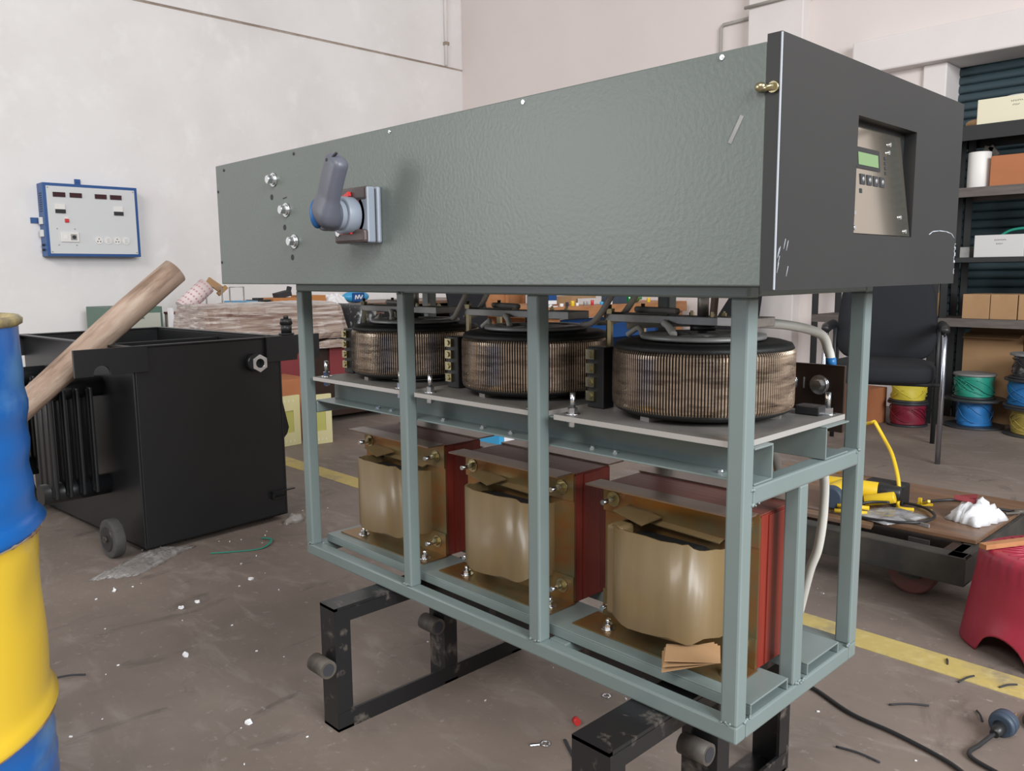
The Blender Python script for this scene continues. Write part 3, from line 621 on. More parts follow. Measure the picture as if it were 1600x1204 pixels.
# ================================================================ the black stand under it
ST = thing('support_stand', 'chipped black angle-iron stand on the floor carrying the grey-green machine', 'stand', (-0.53, 0.12, 0))
def side_frame(x, w_):
    m = MB()
    for y in (-.142, 0.150): m.box(x - w_ / 2, x + w_ / 2, y, y + .008, 0.0, .272); m.box(x + w_ / 2 - .006, x + w_ / 2, y + .008, y + .038, 0.0, .266)
    m.box(x - w_ / 2, x + w_ / 2, -.142, .40, .266, .2725); m.box(x + w_ / 2 - .0052, x + w_ / 2 + .0008, -.141, .399, .238, .2655)
    m.box(x - w_ / 2, x + w_ / 2, -.142, .40, 0.0, .006); m.box(x + w_ / 2 - .0052, x + w_ / 2 + .0008, -.141, .399, 0.0065, .040)
    m.box(x - w_ / 2, x + w_ / 2, .40, .408, 0.0, .272); m.box(x + w_ / 2 - .006, x + w_ / 2, .37, .40, 0.0, .266)
    sf = m.build('side_frame', G['trestle'], ST)
    ho = MB()
    for y, z in ((-.09, .255), (.06, .255), (-.10, .024), (.1, .024), (.3, .024)): ho.cyl((x + w_ / 2 - .0065, y, z), (x + w_ / 2 + .0005, y, z), .006, n=14)
    ho.build('hole', G['rustgrey'], sf)
    for y in (-.142, 0.150):
        MB().cyl((x - .02, y - .022, .150), (x + .034, y - .022, .150), .019, n=24).cyl((x + .034, y - .022, .150), (x + .035, y - .022, .150), .013, n=20, m=1).build('roller', [G['rustgrey'], G['ink']], sf)
    return sf
side_frame(-0.876, .055); side_frame(-0.156, .072)
cbm = MB().box(-0.85, -0.19, .098, .104, .232, .2725).box(-0.85, -0.19, .104, .135, .267, .2725)
cbm = cbm.build('cross_beam', G['trestle'], ST, bevel=0.001)
hh = MB()
for x in (-.7, -.5, -.365, -.237): hh.cyl((x, .0985, .252), (x, .0975, .252), .006, n=14)
hh.build('hole', G['rustgrey'], cbm)

# ================================================================ black transformer tank
TK = thing('oil_tank', 'large open-topped black steel tank on small wheels with a zinc nut near its corner', 'tank', (-2.284, -0.007, 0), R(4.6), local=True)
L0, W0, Z0, Z1 = 1.0, 0.575, 0.02, 0.722; th = 0.008
m = MB(); m.box(-L0, 0, 0, th, Z0, Z1); m.box(-L0, 0, W0 - th, W0, Z0, Z1); m.box(-th, 0, th, W0 - th, Z0, Z1); m.box(-L0, -L0 + th, th, W0 - th, Z0, Z1); m.box(-L0, 0, 0, W0, Z0, Z0 + .01)
m.box(-.46, -.45, th, W0 - th, .35, Z1 - .015)
m.build('tank_body', G['blacksteel'], TK, bevel=0.003)
rim = MB(); rim.box(-L0 - .02, 0.004, -.02, .010, Z1, Z1 + .006); rim.box(-L0 - .02, .004, W0 - .010, W0 + .02, Z1, Z1 + .006); rim.box(-.014, .004, .010, W0 - .01, Z1, Z1 + .006); rim.box(-L0 - .02, -L0 + .014, .01, W0 - .01, Z1, Z1 + .006)
rim.build('rim_flange', G['blacksteel'], TK, bevel=0.001)
def lug(x, ya, yb, nc, zlo=.640, zhi=.729):
    pts = [(ya, zlo), (nc - .026, zlo)] + [(nc - .026 * math.cos(math.pi * i / 10), zlo + .010 + .024 * math.sin(math.pi * i / 10)) for i in range(11)] + [(nc + .026, zlo), (yb, zlo), (yb, zhi), (ya, zhi)]
    return MB().prism(pts, x, x + .012, 'x')
lug(.004, -.190, .048, -.105).build('lifting_lug', G['blacksteel'], TK, bevel=0.001)
lug(.004, .505, .745, .665, .632).build('lifting_lug', G['blacksteel'], TK, bevel=0.001)
lug(-L0 - .014, -.190, .03, -.10).build('lifting_lug', G['blacksteel'], TK, bevel=0.001)
for (x, y) in ((-.03, .625), (-L0 - .02, -.13)):
    MB().cyl((x, y, .729), (x, y, .735), .03, n=24).cyl((x, y, .735), (x, y, .770), .020, .022, n=24).cyl((x, y, .770), (x, y, .792), .025, .021, n=24).cyl((x, y, .792), (x, y, .803), .010, n=16).box(x - .04, x + .004, y - .06, y + .03, .722, .729).build('filler_cap', G['blackplastic'], TK)
MB().cyl((0, .452, .635), (.028, .452, .635), .033, n=28).build('pipe_boss', G['blacksteel'], TK)
nt_ = MB(); ring_v = []
for i in range(24):
    a = 2 * math.pi * i / 24
    hexr = .030 / math.cos(((a + math.pi / 6) % (math.pi / 3)) - math.pi / 6) * .98
    for (r_, x_) in ((hexr, .028), (hexr, .052), (.017, .052), (.017, .030)): ring_v.append((x_, .452 + r_ * math.cos(a), .635 + r_ * math.sin(a)))
nt_.add(ring_v, [(i * 4 + k, ((i + 1) % 24) * 4 + k, ((i + 1) % 24) * 4 + (k + 1) % 4, i * 4 + (k + 1) % 4) for i in range(24) for k in range(4)])
nt_.build('nut', G['zinc'], TK, bevel=0.001)
MB().box(0, .018, .50, .506, .095, .125).box(0, .018, .50, .60, .119, .1235).box(0, .018, .50, .56, .096, .100).build('earthing_lug', G['blacksteel'], TK)
def radiator(x, s, y0):
    hd = []
    for z in (.575, .215):
        h = MB().cyl((x, y0, z), (x, y0 + s * .225, z), .037, n=28); hd.append(h.build('radiator_header', G['blacksteel'], TK))
    for j in range(4):
        yy_ = y0 + s * (.062 + j * .044)
        f = MB(); f.box(x - .075, x + .075, yy_ - .006, yy_ + .006, .205, .58)
        for q in (-.05, 0, .05): f.cyl((x + q, yy_, .21), (x + q, yy_, .575), .0105, n=10)
        f.build('radiator_fin', G['blacksteel'], TK, bevel=0.004)
radiator(-.27, -1, 0); radiator(-.80, -1, 0); radiator(-.22, 1, W0 - .13)
MB().prism([(W0, .60), (W0 + .055, .355), (W0 + .045, .33), (W0, .285)], -.06, -.05, 'x').build('side_gusset', G['blacksteel'], TK)
for (x, y) in ((-.075, -.075), (-L0 + .06, -.055), (-.06, W0 - .06), (-L0 + .06, W0 - .05)):
    r_ = .068 if y < 0 else .055
    wl_ = MB().cyl((x, y - .019, r_), (x, y + .019, r_), r_, n=36)
    wh = wl_.build('wheel', G['rubber'], TK, bevel=0.006)
    MB().cyl((x, y - .0225, r_), (x, y + .0225, r_), r_ * .62, n=28).build('wheel_hub', G['blackplastic'], wh)
    MB().cyl((x, y - .03, r_), (x, y + .04, r_), .008, n=10).cyl((x, y - .030, r_), (x, y - .025, r_), .012, n=6, sm=False).build('axle', G['rustgrey'], wh)

# leaning timber pole
pa, pb = Vector((-2.455, -.93, .045)), Vector((-2.455, .232, .975))
ax = (pb - pa).normalized(); n = 14; pth = []; rad = []
for i in range(n + 1):
    t = i / n; pth.append(pa + (pb - pa) * t + Vector((.010 * math.sin(4 * t), 0, .010 * math.sin(5 * t)))); rad.append(.046 + .006 * t + .0022 * math.sin(9 * t))
Lp = (pb - pa).length
pole = MB().tube([Vector((.010 * math.sin(4 * i / n), .008 * math.sin(5 * i / n), Lp * i / n)) for i in range(n + 1)], [.0405 + .006 * i / n + .002 * math.sin(9 * i / n) for i in range(n + 1)], 20).build('timber_pole', G['woodpole'])
pole.location = pa; pole.rotation_euler = (math.atan2(-(pb - pa).y, (pb - pa).z), 0, 0)
tag(pole, 'thick weathered round timber pole leaning over the edge of the black tank', 'pole')

# ================================================================ drum in the near left corner
DR = thing('steel_drum', 'tall steel drum painted in blue, yellow and blue bands at the left edge', 'drum', (-1.045, -0.918, 0))
def dprof(za, zb):
    out = []; z = za; N_ = 26
    for i in range(N_ + 1):
        z = za + (zb - za) * i / N_; r_ = .288
        for hz_ in (.240, .557): r_ += .014 * math.exp(-((z - hz_) / .011) ** 2)
        if z < .25: r_ += .0012 * math.sin(z * 150)
        if z > .6: r_ += .0022 * math.sin((z - .6) * 95) * (1 if z < .8 else 0)
        out.append((r_, z))
    return out
ctr = (-1.045, -0.918, 0)
def dent(a, r_, z): return r_ - .006 * math.exp(-((a - 1.05) / .22) ** 2 - ((z - .44) / .05) ** 2) - .005 * math.exp(-((a - .7) / .25) ** 2 - ((z - .68) / .04) ** 2) + .0015 * math.sin(3 * a + z * 30)
MB().lathe(ctr, [(0.02, .008), (.280, .008), (.291, .0), (.291, .012)] + dprof(.014, .229), 96, f=dent).build('lower_band', G['drumblue'], DR)
MB().lathe(ctr, dprof(.229, .545), 96, f=dent).build('middle_band', G['drumyellow'], DR)
MB().lathe(ctr, dprof(.545, .884), 96, f=dent).build('upper_band', G['drumblue'], DR)
MB().lathe(ctr, [(.286, .880), (.293, .884), (.294, .892), (.289, .897), (.283, .892), (.281, .874), (.02, .874)], 96).build('lid_rim', G['pearl'], DR)
for z_ in (.2300, .5460):
    sc = MB(); rn = random.Random(3)
    vs_ = []; N_ = 180
    for i in range(N_):
        a = 2 * math.pi * i / N_; h_ = .0012 + .0018 * abs(rn.gauss(0, 1)); r_ = .2925 + (.0062 if z_ > .3 else .004)
        vs_ += [((ctr[0] + (r_ - .004) * math.cos(a)), ctr[1] + (r_ - .004) * math.sin(a), z_ - h_), ((ctr[0] + r_ * math.cos(a)), ctr[1] + r_ * math.sin(a), z_), ((ctr[0] + (r_ - .002) * math.cos(a)), ctr[1] + (r_ - .002) * math.sin(a), z_ + h_)]
    sc.add(vs_, [(i * 3 + k, ((i + 1) % N_) * 3 + k, ((i + 1) % N_) * 3 + k + 1, i * 3 + k + 1) for i in range(N_) for k in range(2)], 0, True)
    sc.build('rusty_seam', G['rust'], DR)

# ================================================================ wall-mounted test panel
TP = thing('test_panel', 'blue framed electrical test panel with meters and sockets hung on the left wall', 'panel', (-6.27, 1.13, 1.12))
y0, y1, z0, z1, xf = 0.80, 1.462, 1.118, 1.646, -6.13
MB().box(-6.268, xf, y0, y1, z0, z1).build('housing', G['bluepaint'], TP, bevel=0.003)
fp = MB().box(xf, xf + .004, y0 + .022, y1 - .022, z0 + .02, z1 - .022).build('face_plate', G['panelgrey'], TP)
for y in (.905, 1.018, 1.192, 1.300):
    MB().box(xf + .004, xf + .012, y - .042, y + .042, 1.541 + .006, 1.581).build('digital_meter', G['darkred'], TP, bevel=0.002)
for y in (.905, 1.312):
    am = MB().box(xf + .004, xf + .012, y - .034, y + .034, 1.432, 1.496).build('analog_meter', G['white'], TP, bevel=0.002)
    MB().box(xf + .012, xf + .014, y - .035, y + .035, 1.430, 1.458).build('meter_cover', G['ink'], am)
MB().box(xf + .004, xf + .008, .930, .956, 1.392, 1.404).build('label_plate', G['white'], TP)
MB().box(xf + .004, xf + .016, .930, .958, 1.364, 1.390).build('red_button', G['redplastic'], TP, bevel=0.003)
so_ = MB().box(xf + .004, xf + .016, .893, 1.018, 1.222, 1.295).build('socket_plate', G['white'], TP, bevel=0.004)
MB().box(xf + .016, xf + .018, .960, 1.002, 1.236, 1.280).build('socket_inset', G['castgrey'], so_, bevel=0.004)
MB().cyl((xf + .018, .983, 1.258), (xf + .0185, .983, 1.258), .014, n=20).build('socket_hole', G['ink'], so_)
MB().box(xf + .016, xf + .019, .915, .935, 1.245, 1.272).build('rocker', G['paper'], so_)
for i, y in enumerate((1.157, 1.222, 1.288, 1.352)):
    rsk = MB().cyl((xf + .004, y, 1.238), (xf + .010, y, 1.238), .028, n=28).build('round_socket', G['white'], TP)
    if i % 2 == 0:
        hm = MB()
        for dy, dz in ((0, .012), (-.010, -.008), (.010, -.008)): hm.cyl((xf + .010, y + dy, 1.238 + dz), (xf + .0108, y + dy, 1.238 + dz), .0045, n=10)
        hm.build('pin_holes', G['ink'], rsk)
    else: MB().box(xf + .010, xf + .014, y - .010, y + .010, 1.222, 1.256).build('rocker', G['panelgrey'], rsk)
for y, z in ((.875, 1.318), (.995, 1.318), (.88, 1.20), (1.0, 1.20), (.832, 1.612), (1.43, 1.612), (.832, 1.150), (1.43, 1.150)):
    MB().cyl((xf + .004, y, z), (xf + .0065, y, z), .005, n=10).build('screw', G['castgrey'], TP)
MB().box(-6.268, -6.255, 1.058, 1.098, z1, z1 + .05).cyl((-6.2545, 1.078, z1 + .03), (-6.25, 1.078, z1 + .03), .008, n=10).build('hanging_bracket', G['bluepaint'], TP)
MB().box(-6.268, -6.255, y0 - .06, y0, 1.36, 1.40).build('hanging_bracket', G['bluepaint'], TP)
for z in (1.35, 1.26): MB().box(-6.225, -6.175, y0 - .018, y0, z, z + .05).build('side_switch', G['white'], TP, bevel=0.003)
for z in (1.20, 1.165): MB().cyl((-6.20, y0 - .014, z), (-6.20, y0, z), .009, n=12).build('side_terminal', G['ink'], TP)
vm = MB()
for k in range(9): vm.box(-6.225, -6.165, y0 - .0008, y0, 1.44 + k * .016, 1.447 + k * .016)
vm.build('vent_slots', G['ink'], TP)

# ================================================================ back wall shelves
def rack(x0, x1, name, label):
    S_ = thing(name, label, 'shelf', ((x0 + x1) / 2, 4.63, 0))
    for x in (x0, x1 - .045):
        for y in (4.43, 4.785): MB().box(x, x + .045, y, y + .004, 0, 1.83).box(x, x + .004, y, y + .035, 0, 1.83).build('post', G['shelfblack'], S_)
    for z, h_, mm in ((1.80, .085, 'shelfblack'), (1.442, .055, 'shelfwood'), (1.030, .028, 'shelfblack'), (.664, .050, 'shelfwood')):
        MB().box(x0, x1, 4.432, 4.82, z - h_ * .4, z).box(x0, x1, 4.428, 4.434, z - h_, z).box(x0, x1, 4.815, 4.822, z - h_, z).build('shelf_board', G[mm], S_)
    return S_
rack(-1.232, 0.35, 'storage_rack', 'black angle-iron shelving rack against the roller shutter at the right')
rack(-2.05, -1.242, 'storage_rack', 'black shelving rack mostly hidden behind the black door of the machine')
def carton(name, label, x0, x1, y0, y1, z0, z1, m, cat='box', group=None, bevel=.003, rz=0, marks=0, open_=False):
    b = MB()
    if open_:
        t = .005
        b.box(x0, x1, y0, y0 + t, z0, z1); b.box(x0, x1, y1 - t, y1, z0, z1); b.box(x0, x0 + t, y0 + t, y1 - t, z0, z1); b.box(x1 - t, x1, y0 + t, y1 - t, z0, z1); b.box(x0 + t, x1 - t, y0 + t, y1 - t, z0, z0 + t)
        b.obox(((x0 + x1) / 2, y0 - .03, z1 - .012), (x1 - x0 - .02, .07, .003), (R(20), 0, 0)); b.obox(((x0 + x1) / 2, y1 + .02, z1 + .015), (x1 - x0 - .02, .07, .003), (R(35), 0, 0))
    else: b.box(x0, x1, y0, y1, z0, z1)
    o = b.build(name, m, bevel=bevel); tag(o, label, cat, group)
    if rz: o.rotation_euler = (0, 0, rz)
    if not open_:
        MB().box((x0 + x1) / 2 - .018, (x0 + x1) / 2 + .018, y0 - .0006, y1 + .0006, z1 - .03, z1 + .0006).build('tape', m, o) if name == 'carton' else None
    if marks:
        k = MB(); rn = random.Random(marks)
        for r_ in range(2):
            x = (x0 + x1) / 2 + .01 * r_
            for j in range(7 - 3 * r_):
                k.obox((x + j * .009 - .02, y0 - .0006, z1 - .03 - r_ * .022), (.0022, .0008, .009), (0, R(rn.uniform(-50, 50)), 0))
        k.build('handwriting', G['ink'], o)
    return o
tpy = 4.50
carton('cardboard_box', 'cream white card box on the top shelf of the right rack', -1.095, -.70, 4.46, 4.67, 1.8005, 1.945, G['cream'], marks=3)
tr_ = MB().lathe((-.955, 4.76, 1.8005), [(.03, 0), (.075, 0), (.075, .19), (.03, .19)], 32, closed=True)
tag(tr_.build('tape_roll', G['whitecard']), 'pale roll standing behind the cream box on the top shelf', 'roll')
tag(MB().ball((-1.14, 4.6, 1.83), .045, 14, sq=(1.3, 1, .65)).build('cloth_bundle', G['card']), 'small brown bundle left of the cream box on the top shelf', 'bundle')
rl = MB().cyl((-1.085, 4.53, 1.4425), (-1.085, 4.53, 1.652), .062, n=32)
rl = rl.build('film_roll', G['white'], bevel=.004); tag(rl, 'white upright roll on the second shelf beside an orange box', 'roll')
MB().cyl((-1.085, 4.53, 1.652), (-1.085, 4.53, 1.657), .025, n=20).build('core', G['card'], rl)
tag(MB().obox((-1.03, 4.60, 1.66), (.03, .02, .07), (0, R(-35), 0)).obox((-1.06, 4.6, 1.675), (.05, .02, .03), (0, R(20), 0)).build('paper_scrap', G['rustgrey']), 'dark crumpled scrap on top of the white roll', 'scrap')
carton('cardboard_box', 'plain orange cardboard box on the second shelf beside the white roll', -1.008, -.62, 4.47, 4.76, 1.4425, 1.617, G['cardorange'])
carton('cardboard_box', 'white card box with small handwriting on the third shelf', -1.062, -.80, 4.45, 4.70, 1.0305, 1.160, G['whitecard'], marks=5)
carton('cardboard_box', 'small grey box at the left end of the third shelf', -1.155, -1.10, 4.50, 4.70, 1.0305, 1.095, G['castgrey'])
tag(MB().tube(smooth_path([(-1.0, 4.72, 1.16), (-.94, 4.72, 1.195), (-.84, 4.72, 1.205), (-.74, 4.72, 1.20), (-.70, 4.72, 1.14)]), .009, 8).build('green_hose', G['green']), 'green hose curling behind the white box on the third shelf', 'hose')
for i, (a, b) in enumerate(((-1.105, -.957), (-.953, -.812), (-.806, -.66))):
    carton('carton', ['brown carton on the lowest shelf board, left of the row of cartons', 'brown carton in the middle of the row on the lowest shelf board', 'brown carton cut by the right picture edge on the lowest shelf board'][i], a, b, 4.45, 4.70, .6645, .812, G['card'], group='brown cartons on the lowest shelf board')
carton('carton', 'brown carton left of the rack post on the lowest board', -1.45, -1.295, 4.45, 4.72, .6645, .816, G['card'])
carton('open_carton', 'large open brown carton behind the green wire spool', -1.165, -.83, 4.71, 4.78, .0, .56, G['card'], open_=True)
carton('open_carton', 'open reddish carton at the right edge behind the black wire spool', -.82, -.5, 4.71, 4.78, .0, .545, G['cardorange'], open_=True)
carton('cardboard_box', 'orange-brown cardboard box on the floor behind the black chair', -1.83, -1.485, 4.05, 4.33, 0.0, .225, G['cardorange'], rz=R(-8))
def spool(x, y, z0, z1, rf, rc, wm, label, fl='spool'):
    S_ = thing('wire_spool', label, 'spool', (x, y, z0), group='wire spools stacked on the floor by the rack'); t = .012
    fo = MB().cyl((x, y, z0), (x, y, z0 + t), rf, n=36); fo.build('flange', G['spool'], S_, bevel=.003)
    MB().cyl((x, y, z1 - t), (x, y, z1), rf, n=36).cyl((x, y, z1), (x, y, z1 + .001), rf * .3, n=24).build('flange', G[fl], S_, bevel=.003)
    h = (z1 - z0 - 2 * t); pf = [(rc * .5, z0 + t)]
    N_ = max(5, int(h / .009))
    for i in range(N_):
        zz = z0 + t + h * i / N_; pf += [(rc - .004, zz), (rc + .002, zz + h / N_ * .5)]
    pf += [(rc * .5, z1 - t)]
    m = MB().lathe((x, y, 0), pf, 32, f=lambda a, r_, z: r_ + .004 * math.sin(3 * a + z * 60))
    rn = random.Random(int(x * 1000 + z0 * 77))
    for k in range(9):
        a0_ = rn.uniform(0, 6.28); am = h * .36; pts = [(x + (rc + .004) * math.cos(a0_ + t_ * .25), y + (rc + .004) * math.sin(a0_ + t_ * .25), z0 + t + h / 2 + am * math.sin(t_ * rn.uniform(.38, .42) + k)) for t_ in range(10)]
        m.tube(smooth_path(pts, 3), .0026, 6)
    m.build('wire', G[wm], S_); return S_
spool(-1.335, 4.30, 0, .150, .118, .098, 'redwire', 'wire spool with dark red wire, beneath the yellow one right of the chair')
spool(-1.335, 4.30, .1505, .290, .112, .098, 'yellowwire', 'wire spool with bright yellow wire stacked on the dark red one')
spool(-1.02, 4.52, 0, .178, .168, .095, 'bluewire', 'wire spool with blue wire, on the floor beneath the green one')
spool(-1.03, 4.52, .1785, .330, .118, .108, 'green', 'wire spool with green wire on top of a blue one', 'spooltop')
spool(-.665, 4.46, 0, .165, .175, .135, 'oldyellowwire', 'wire spool with mustard yellow wire at the bottom of the right stack')
spool(-.69, 4.46, .1655, .330, .160, .135, 'bluewire', 'wire spool with blue wire in the middle of the right stack')
spool(-.70, 4.46, .3305, .475, .130, .110, 'blackwire', 'wire spool with shiny black wrapped wire on top of the right stack', 'spooltop')

# leaning bar and beige cabinet
tag(MB().obox((-2.72, 4.30, .95), (.035, .05, 1.9), (R(0), R(4.5), 0)).build('steel_bar', G['bakelite']), 'long dark steel bar standing upright before the back wall', 'bar')

# ================================================================ black armchair
CH = thing('office_chair', 'black fabric armchair with dark tubular legs facing the machine', 'chair', (-1.17, 3.46, 0), R(20), local=True)
def pad(cx, cy, cz, sx, sy, sz, rx=0, taper=0.0, name='seat', n=14, ex=.5):
    m = MB(); vs_ = []; fs_ = []; K = 28; S_ = 9
    for i in range(S_):
        t = -1 + 2 * i / (S_ - 1); e = (1 - abs(t) ** 3) ** .5 * .14 + .86 if abs(t) < 1 else .80
        for k in range(K):
            a = 2 * math.pi * k / K; ca, sa = math.cos(a), math.sin(a)
            u = math.copysign(abs(ca) ** ex, ca) * sx / 2 * e; v = math.copysign(abs(sa) ** ex, sa) * sy / 2 * e
            u *= 1 + taper * (v / sy)
            vs_.append((u, v, t * sz / 2))
    fs_ = [(i * K + k, i * K + (k + 1) % K, (i + 1) * K + (k + 1) % K, (i + 1) * K + k) for i in range(S_ - 1) for k in range(K)] + [tuple(reversed(range(K))), tuple((S_ - 1) * K + k for k in range(K))]
    Rx = Matrix.Rotation(rx, 3, 'X')
    m.add([Vector((cx, cy, cz)) + Rx @ Vector(v) for v in vs_], fs_, 0, True); return m
pad(0, -.03, .435, .50, .50, .10).build('seat', G['fabric'], CH)
pad(0, .235, .705, .50, .50, .075, R(82), -.16).build('backrest', G['fabric'], CH)
for s in (-1, 1):
    MB().tube([(s * .275, -.27, .0), (s * .275, -.265, .40), (s * .275, -.25, .62), (s * .272, -.22, .648), (s * .270, 0, .652), (s * .268, .18, .645)], .0125, 14).build('leg', G['chrome'], CH)
    MB().tube([(s * .262, .27, .0), (s * .262, .235, .42), (s * .262, .20, .645)], .0125, 14).build('leg', G['shelfblack'], CH)
    ar = MB().tube(smooth_path([(s * .275, -.262, .655), (s * .275, -.22, .672), (s * .272, -.05, .675), (s * .268, .12, .670), (s * .266, .16, .655)], 5), .021, 14)
    ar.build('armrest', G['blackplastic'], CH)
MB().tube([(-.262, .235, .38), (.262, .235, .38)], .011, 10).tube([(-.275, -.2, .385), (.275, -.2, .385)], .011, 10).tube([(-.2, -.2, .385), (-.2, .25, .38), (-.15, .29, .62)], .010, 10).tube([(.2, -.2, .385), (.2, .25, .38), (.15, .29, .62)], .010, 10).build('under_frame', G['shelfblack'], CH)

# ================================================================ trolley with tools
TR = thing('platform_trolley', 'low trolley with dark steel channel frame, brown plywood deck and red wheels', 'trolley', (-.55, 1.8, 0))
MB().box(-1.05, -.125, 1.425, 1.431, .078, .160).box(-1.05, -.125, 1.431, 1.48, .154, .160).box(-1.05, -.125, 1.431, 1.48, .078, .084).build('side_beam', G['trolleydark'], TR, bevel=.0015)
MB().box(-1.05, -.125, 2.15, 2.156, .078, .160).box(-1.05, -.125, 2.10, 2.15, .154, .160).build('side_beam', G['trolleydark'], TR, bevel=.0015)
MB().box(-.131, -.125, 1.431, 2.15, .078, .160).box(-.175, -.131, 1.431, 2.15, .154, .160).build('end_beam', G['trolleydark'], TR, bevel=.0015)
MB().box(-1.05, -1.044, 1.431, 2.15, .078, .160).build('end_beam', G['trolleydark'], TR)
MB().box(-.20, -.15, 1.48, 1.56, .12, .160).build('deck_block', G['bakelite'], TR)
dk = MB().hexa([(-1.02, 1.56, .161), (-.142, 1.575, .161), (-.135, 2.13, .161), (-1.02, 2.13, .161)], [(-1.02, 1.56, .174), (-.142, 1.575, .174), (-.135, 2.13, .174), (-1.02, 2.13, .174)])
dk.build('deck', G['woodplank'], TR, bevel=.002)
MB().hexa([(-1.0, 1.49, .161), (-.42, 1.51, .161), (-.43, 1.552, .161), (-1.0, 1.55, .161)], [(-1.0, 1.49, .172), (-.42, 1.51, .172), (-.43, 1.552, .172), (-1.0, 1.55, .172)]).build('deck_plank', G['woodplank'], TR)
for (x, y) in ((-.285, 1.50), (-.285, 2.07), (-.93, 1.50), (-.93, 2.07)):
    wh = MB().cyl((x, y - .022, .070), (x, y + .022, .070), .070, n=40).build('wheel', G['wheelred'], TR, bevel=.006)
    MB().cyl((x, y - .025, .070), (x, y + .025, .070), .026, n=24).build('wheel_hub', G['rustgrey'], wh)
    MB().box(x - .03, x + .03, y - .033, y - .027, .055, .158).box(x - .03, x + .03, y + .027, y + .033, .055, .158).build('wheel_fork', G['trolleydark'], wh)
zd = .1745
GD = thing('power_drill', 'yellow and black power tool with grey end cap lying on the trolley deck', 'tool', (-.55, 1.70, zd))
MB().cyl((-.66, 1.72, zd + .042), (-.50, 1.76, zd + .045), .036, .030, n=24).build('motor_housing', G['yellowtool'], GD, bevel=.003)
MB().cyl((-.585, 1.60, zd + .042), (-.60, 1.74, zd + .042), .040, .036, n=28).build('body', G['yellowtool'], GD, bevel=.004)
MB().cyl((-.582, 1.575, zd + .042), (-.585, 1.60, zd + .042), .034, .041, n=28).build('end_cap', G['darkblue'], GD, bevel=.004)
MB().cyl((-.50, 1.76, zd + .045), (-.43, 1.775, zd + .045), .032, .024, n=20).box(-.56, -.43, 1.79, 1.85, zd, zd + .07).build('gear_case', G['blackplastic'], GD, bevel=.006)
MB().cyl((-.52, 1.70, zd + .020), (-.43, 1.72, zd + .045), .019, n=18).build('handle', G['yellowtool'], GD, bevel=.004)
MB().cyl((-.56, 1.56, zd + .008), (-.47, 1.60, zd + .008), .007, n=10).cyl((-.56, 1.58, zd + .022), (-.47, 1.615, zd + .022), .007, n=10).build('yellow_bits', G['yellowtool'], GD)
tag(MB().tube(smooth_path([(-.60, 1.95, .42), (-.555, 1.93, .365), (-.50, 1.86, .33), (-.455, 1.80, .27), (-.44, 1.78, .215), (-.44, 1.77, .185), (-.42, 1.74, .180), (-.38, 1.75, .181)], 6), .0065, 10).tube(smooth_path([(-.60, 1.95, .42), (-.70, 2.02, .36), (-.78, 2.08, .18)], 5), .0065, 10).build('extension_lead', G['yellowtool']), 'yellow power cord looping up above the trolley', 'cord')
ck = MB().tube(smooth_path([(-.44, 1.80, .185), (-.36, 1.78, .187), (-.30, 1.70, .186), (-.32, 1.60, .184), (-.44, 1.55, .182), (-.53, 1.57, .184), (-.50, 1.66, .20), (-.44, 1.70, .205)], 7), .0045, 8).tube(smooth_path([(-.40, 1.86, .18), (-.33, 1.96, .182), (-.25, 1.95, .184), (-.20, 1.93, .186), (-.14, 1.95, .182)], 6), .005, 8)
tag(ck.build('looped_cable', G['blackplastic']), 'thin black cable looped around the clear bag on the trolley', 'cable')
tag(MB().obox((-.375, 1.83, .184), (.05, .008, .008), (0, 0, R(30))).obox((-.36, 1.80, .20), (.045, .008, .008), (0, R(-25), R(-50))).obox((-.385, 1.815, .192), (.010, .010, .03)).obox((-.345, 1.775, .184), (.03, .006, .006), (0, 0, R(-30))).build('yellow_clamp', G['yellowtool']), 'small yellow clip lying at the drill tip on the trolley', 'clip')
def crumple(poly, z, h, seed, name, m, label, cat, nx=14, ny=12, lump=1.0):
    rn = random.Random(seed); A, B, C_, D = [Vector((p[0], p[1], 0)) for p in poly]; vs_ = []
    for j in range(ny + 1):
        for i in range(nx + 1):
            u, v = i / nx, j / ny; p = (A * (1 - u) + B * u) * (1 - v) + (D * (1 - u) + C_ * u) * v
            e = (math.sin(math.pi * u) * math.sin(math.pi * v)) ** .5 if 0 < u < 1 and 0 < v < 1 else 0
            p += Vector((rn.uniform(-1, 1), rn.uniform(-1, 1), 0)) * .006 * lump
            vs_.append((p.x, p.y, z + .001 + h * e * (.55 + .45 * rn.random())))
    fs_ = [(j * (nx + 1) + i, j * (nx + 1) + i + 1, (j + 1) * (nx + 1) + i + 1, (j + 1) * (nx + 1) + i) for j in range(ny) for i in range(nx)]
    per = [i for i in range(nx + 1)] + [j * (nx + 1) + nx for j in range(1, ny + 1)] + [ny * (nx + 1) + i for i in range(nx - 1, -1, -1)] + [j * (nx + 1) for j in range(ny - 1, 0, -1)]
    fs_.append(tuple(reversed(per)))
    o = MB().add(vs_, fs_, 0, name in ('carrier_bag', 'plastic_bag', 'plastic_film')).build(name, m, fix=False); tag(o, label, cat)
    return o
crumple([(-.53, 1.58), (-.385, 1.535), (-.315, 1.72), (-.45, 1.77)], zd, .018, 5, 'plastic_bag', G['plasticbag'], 'clear plastic bag of small grey parts lying on the trolley deck', 'bag', lump=.4)
wbg = crumple([(-.285, 1.74), (-.175, 1.70), (-.135, 1.86), (-.25, 1.92)], zd, .075, 8, 'carrier_bag', G['whitebag'], 'crumpled white plastic bag with red print on the trolley', 'bag', 13, 11)
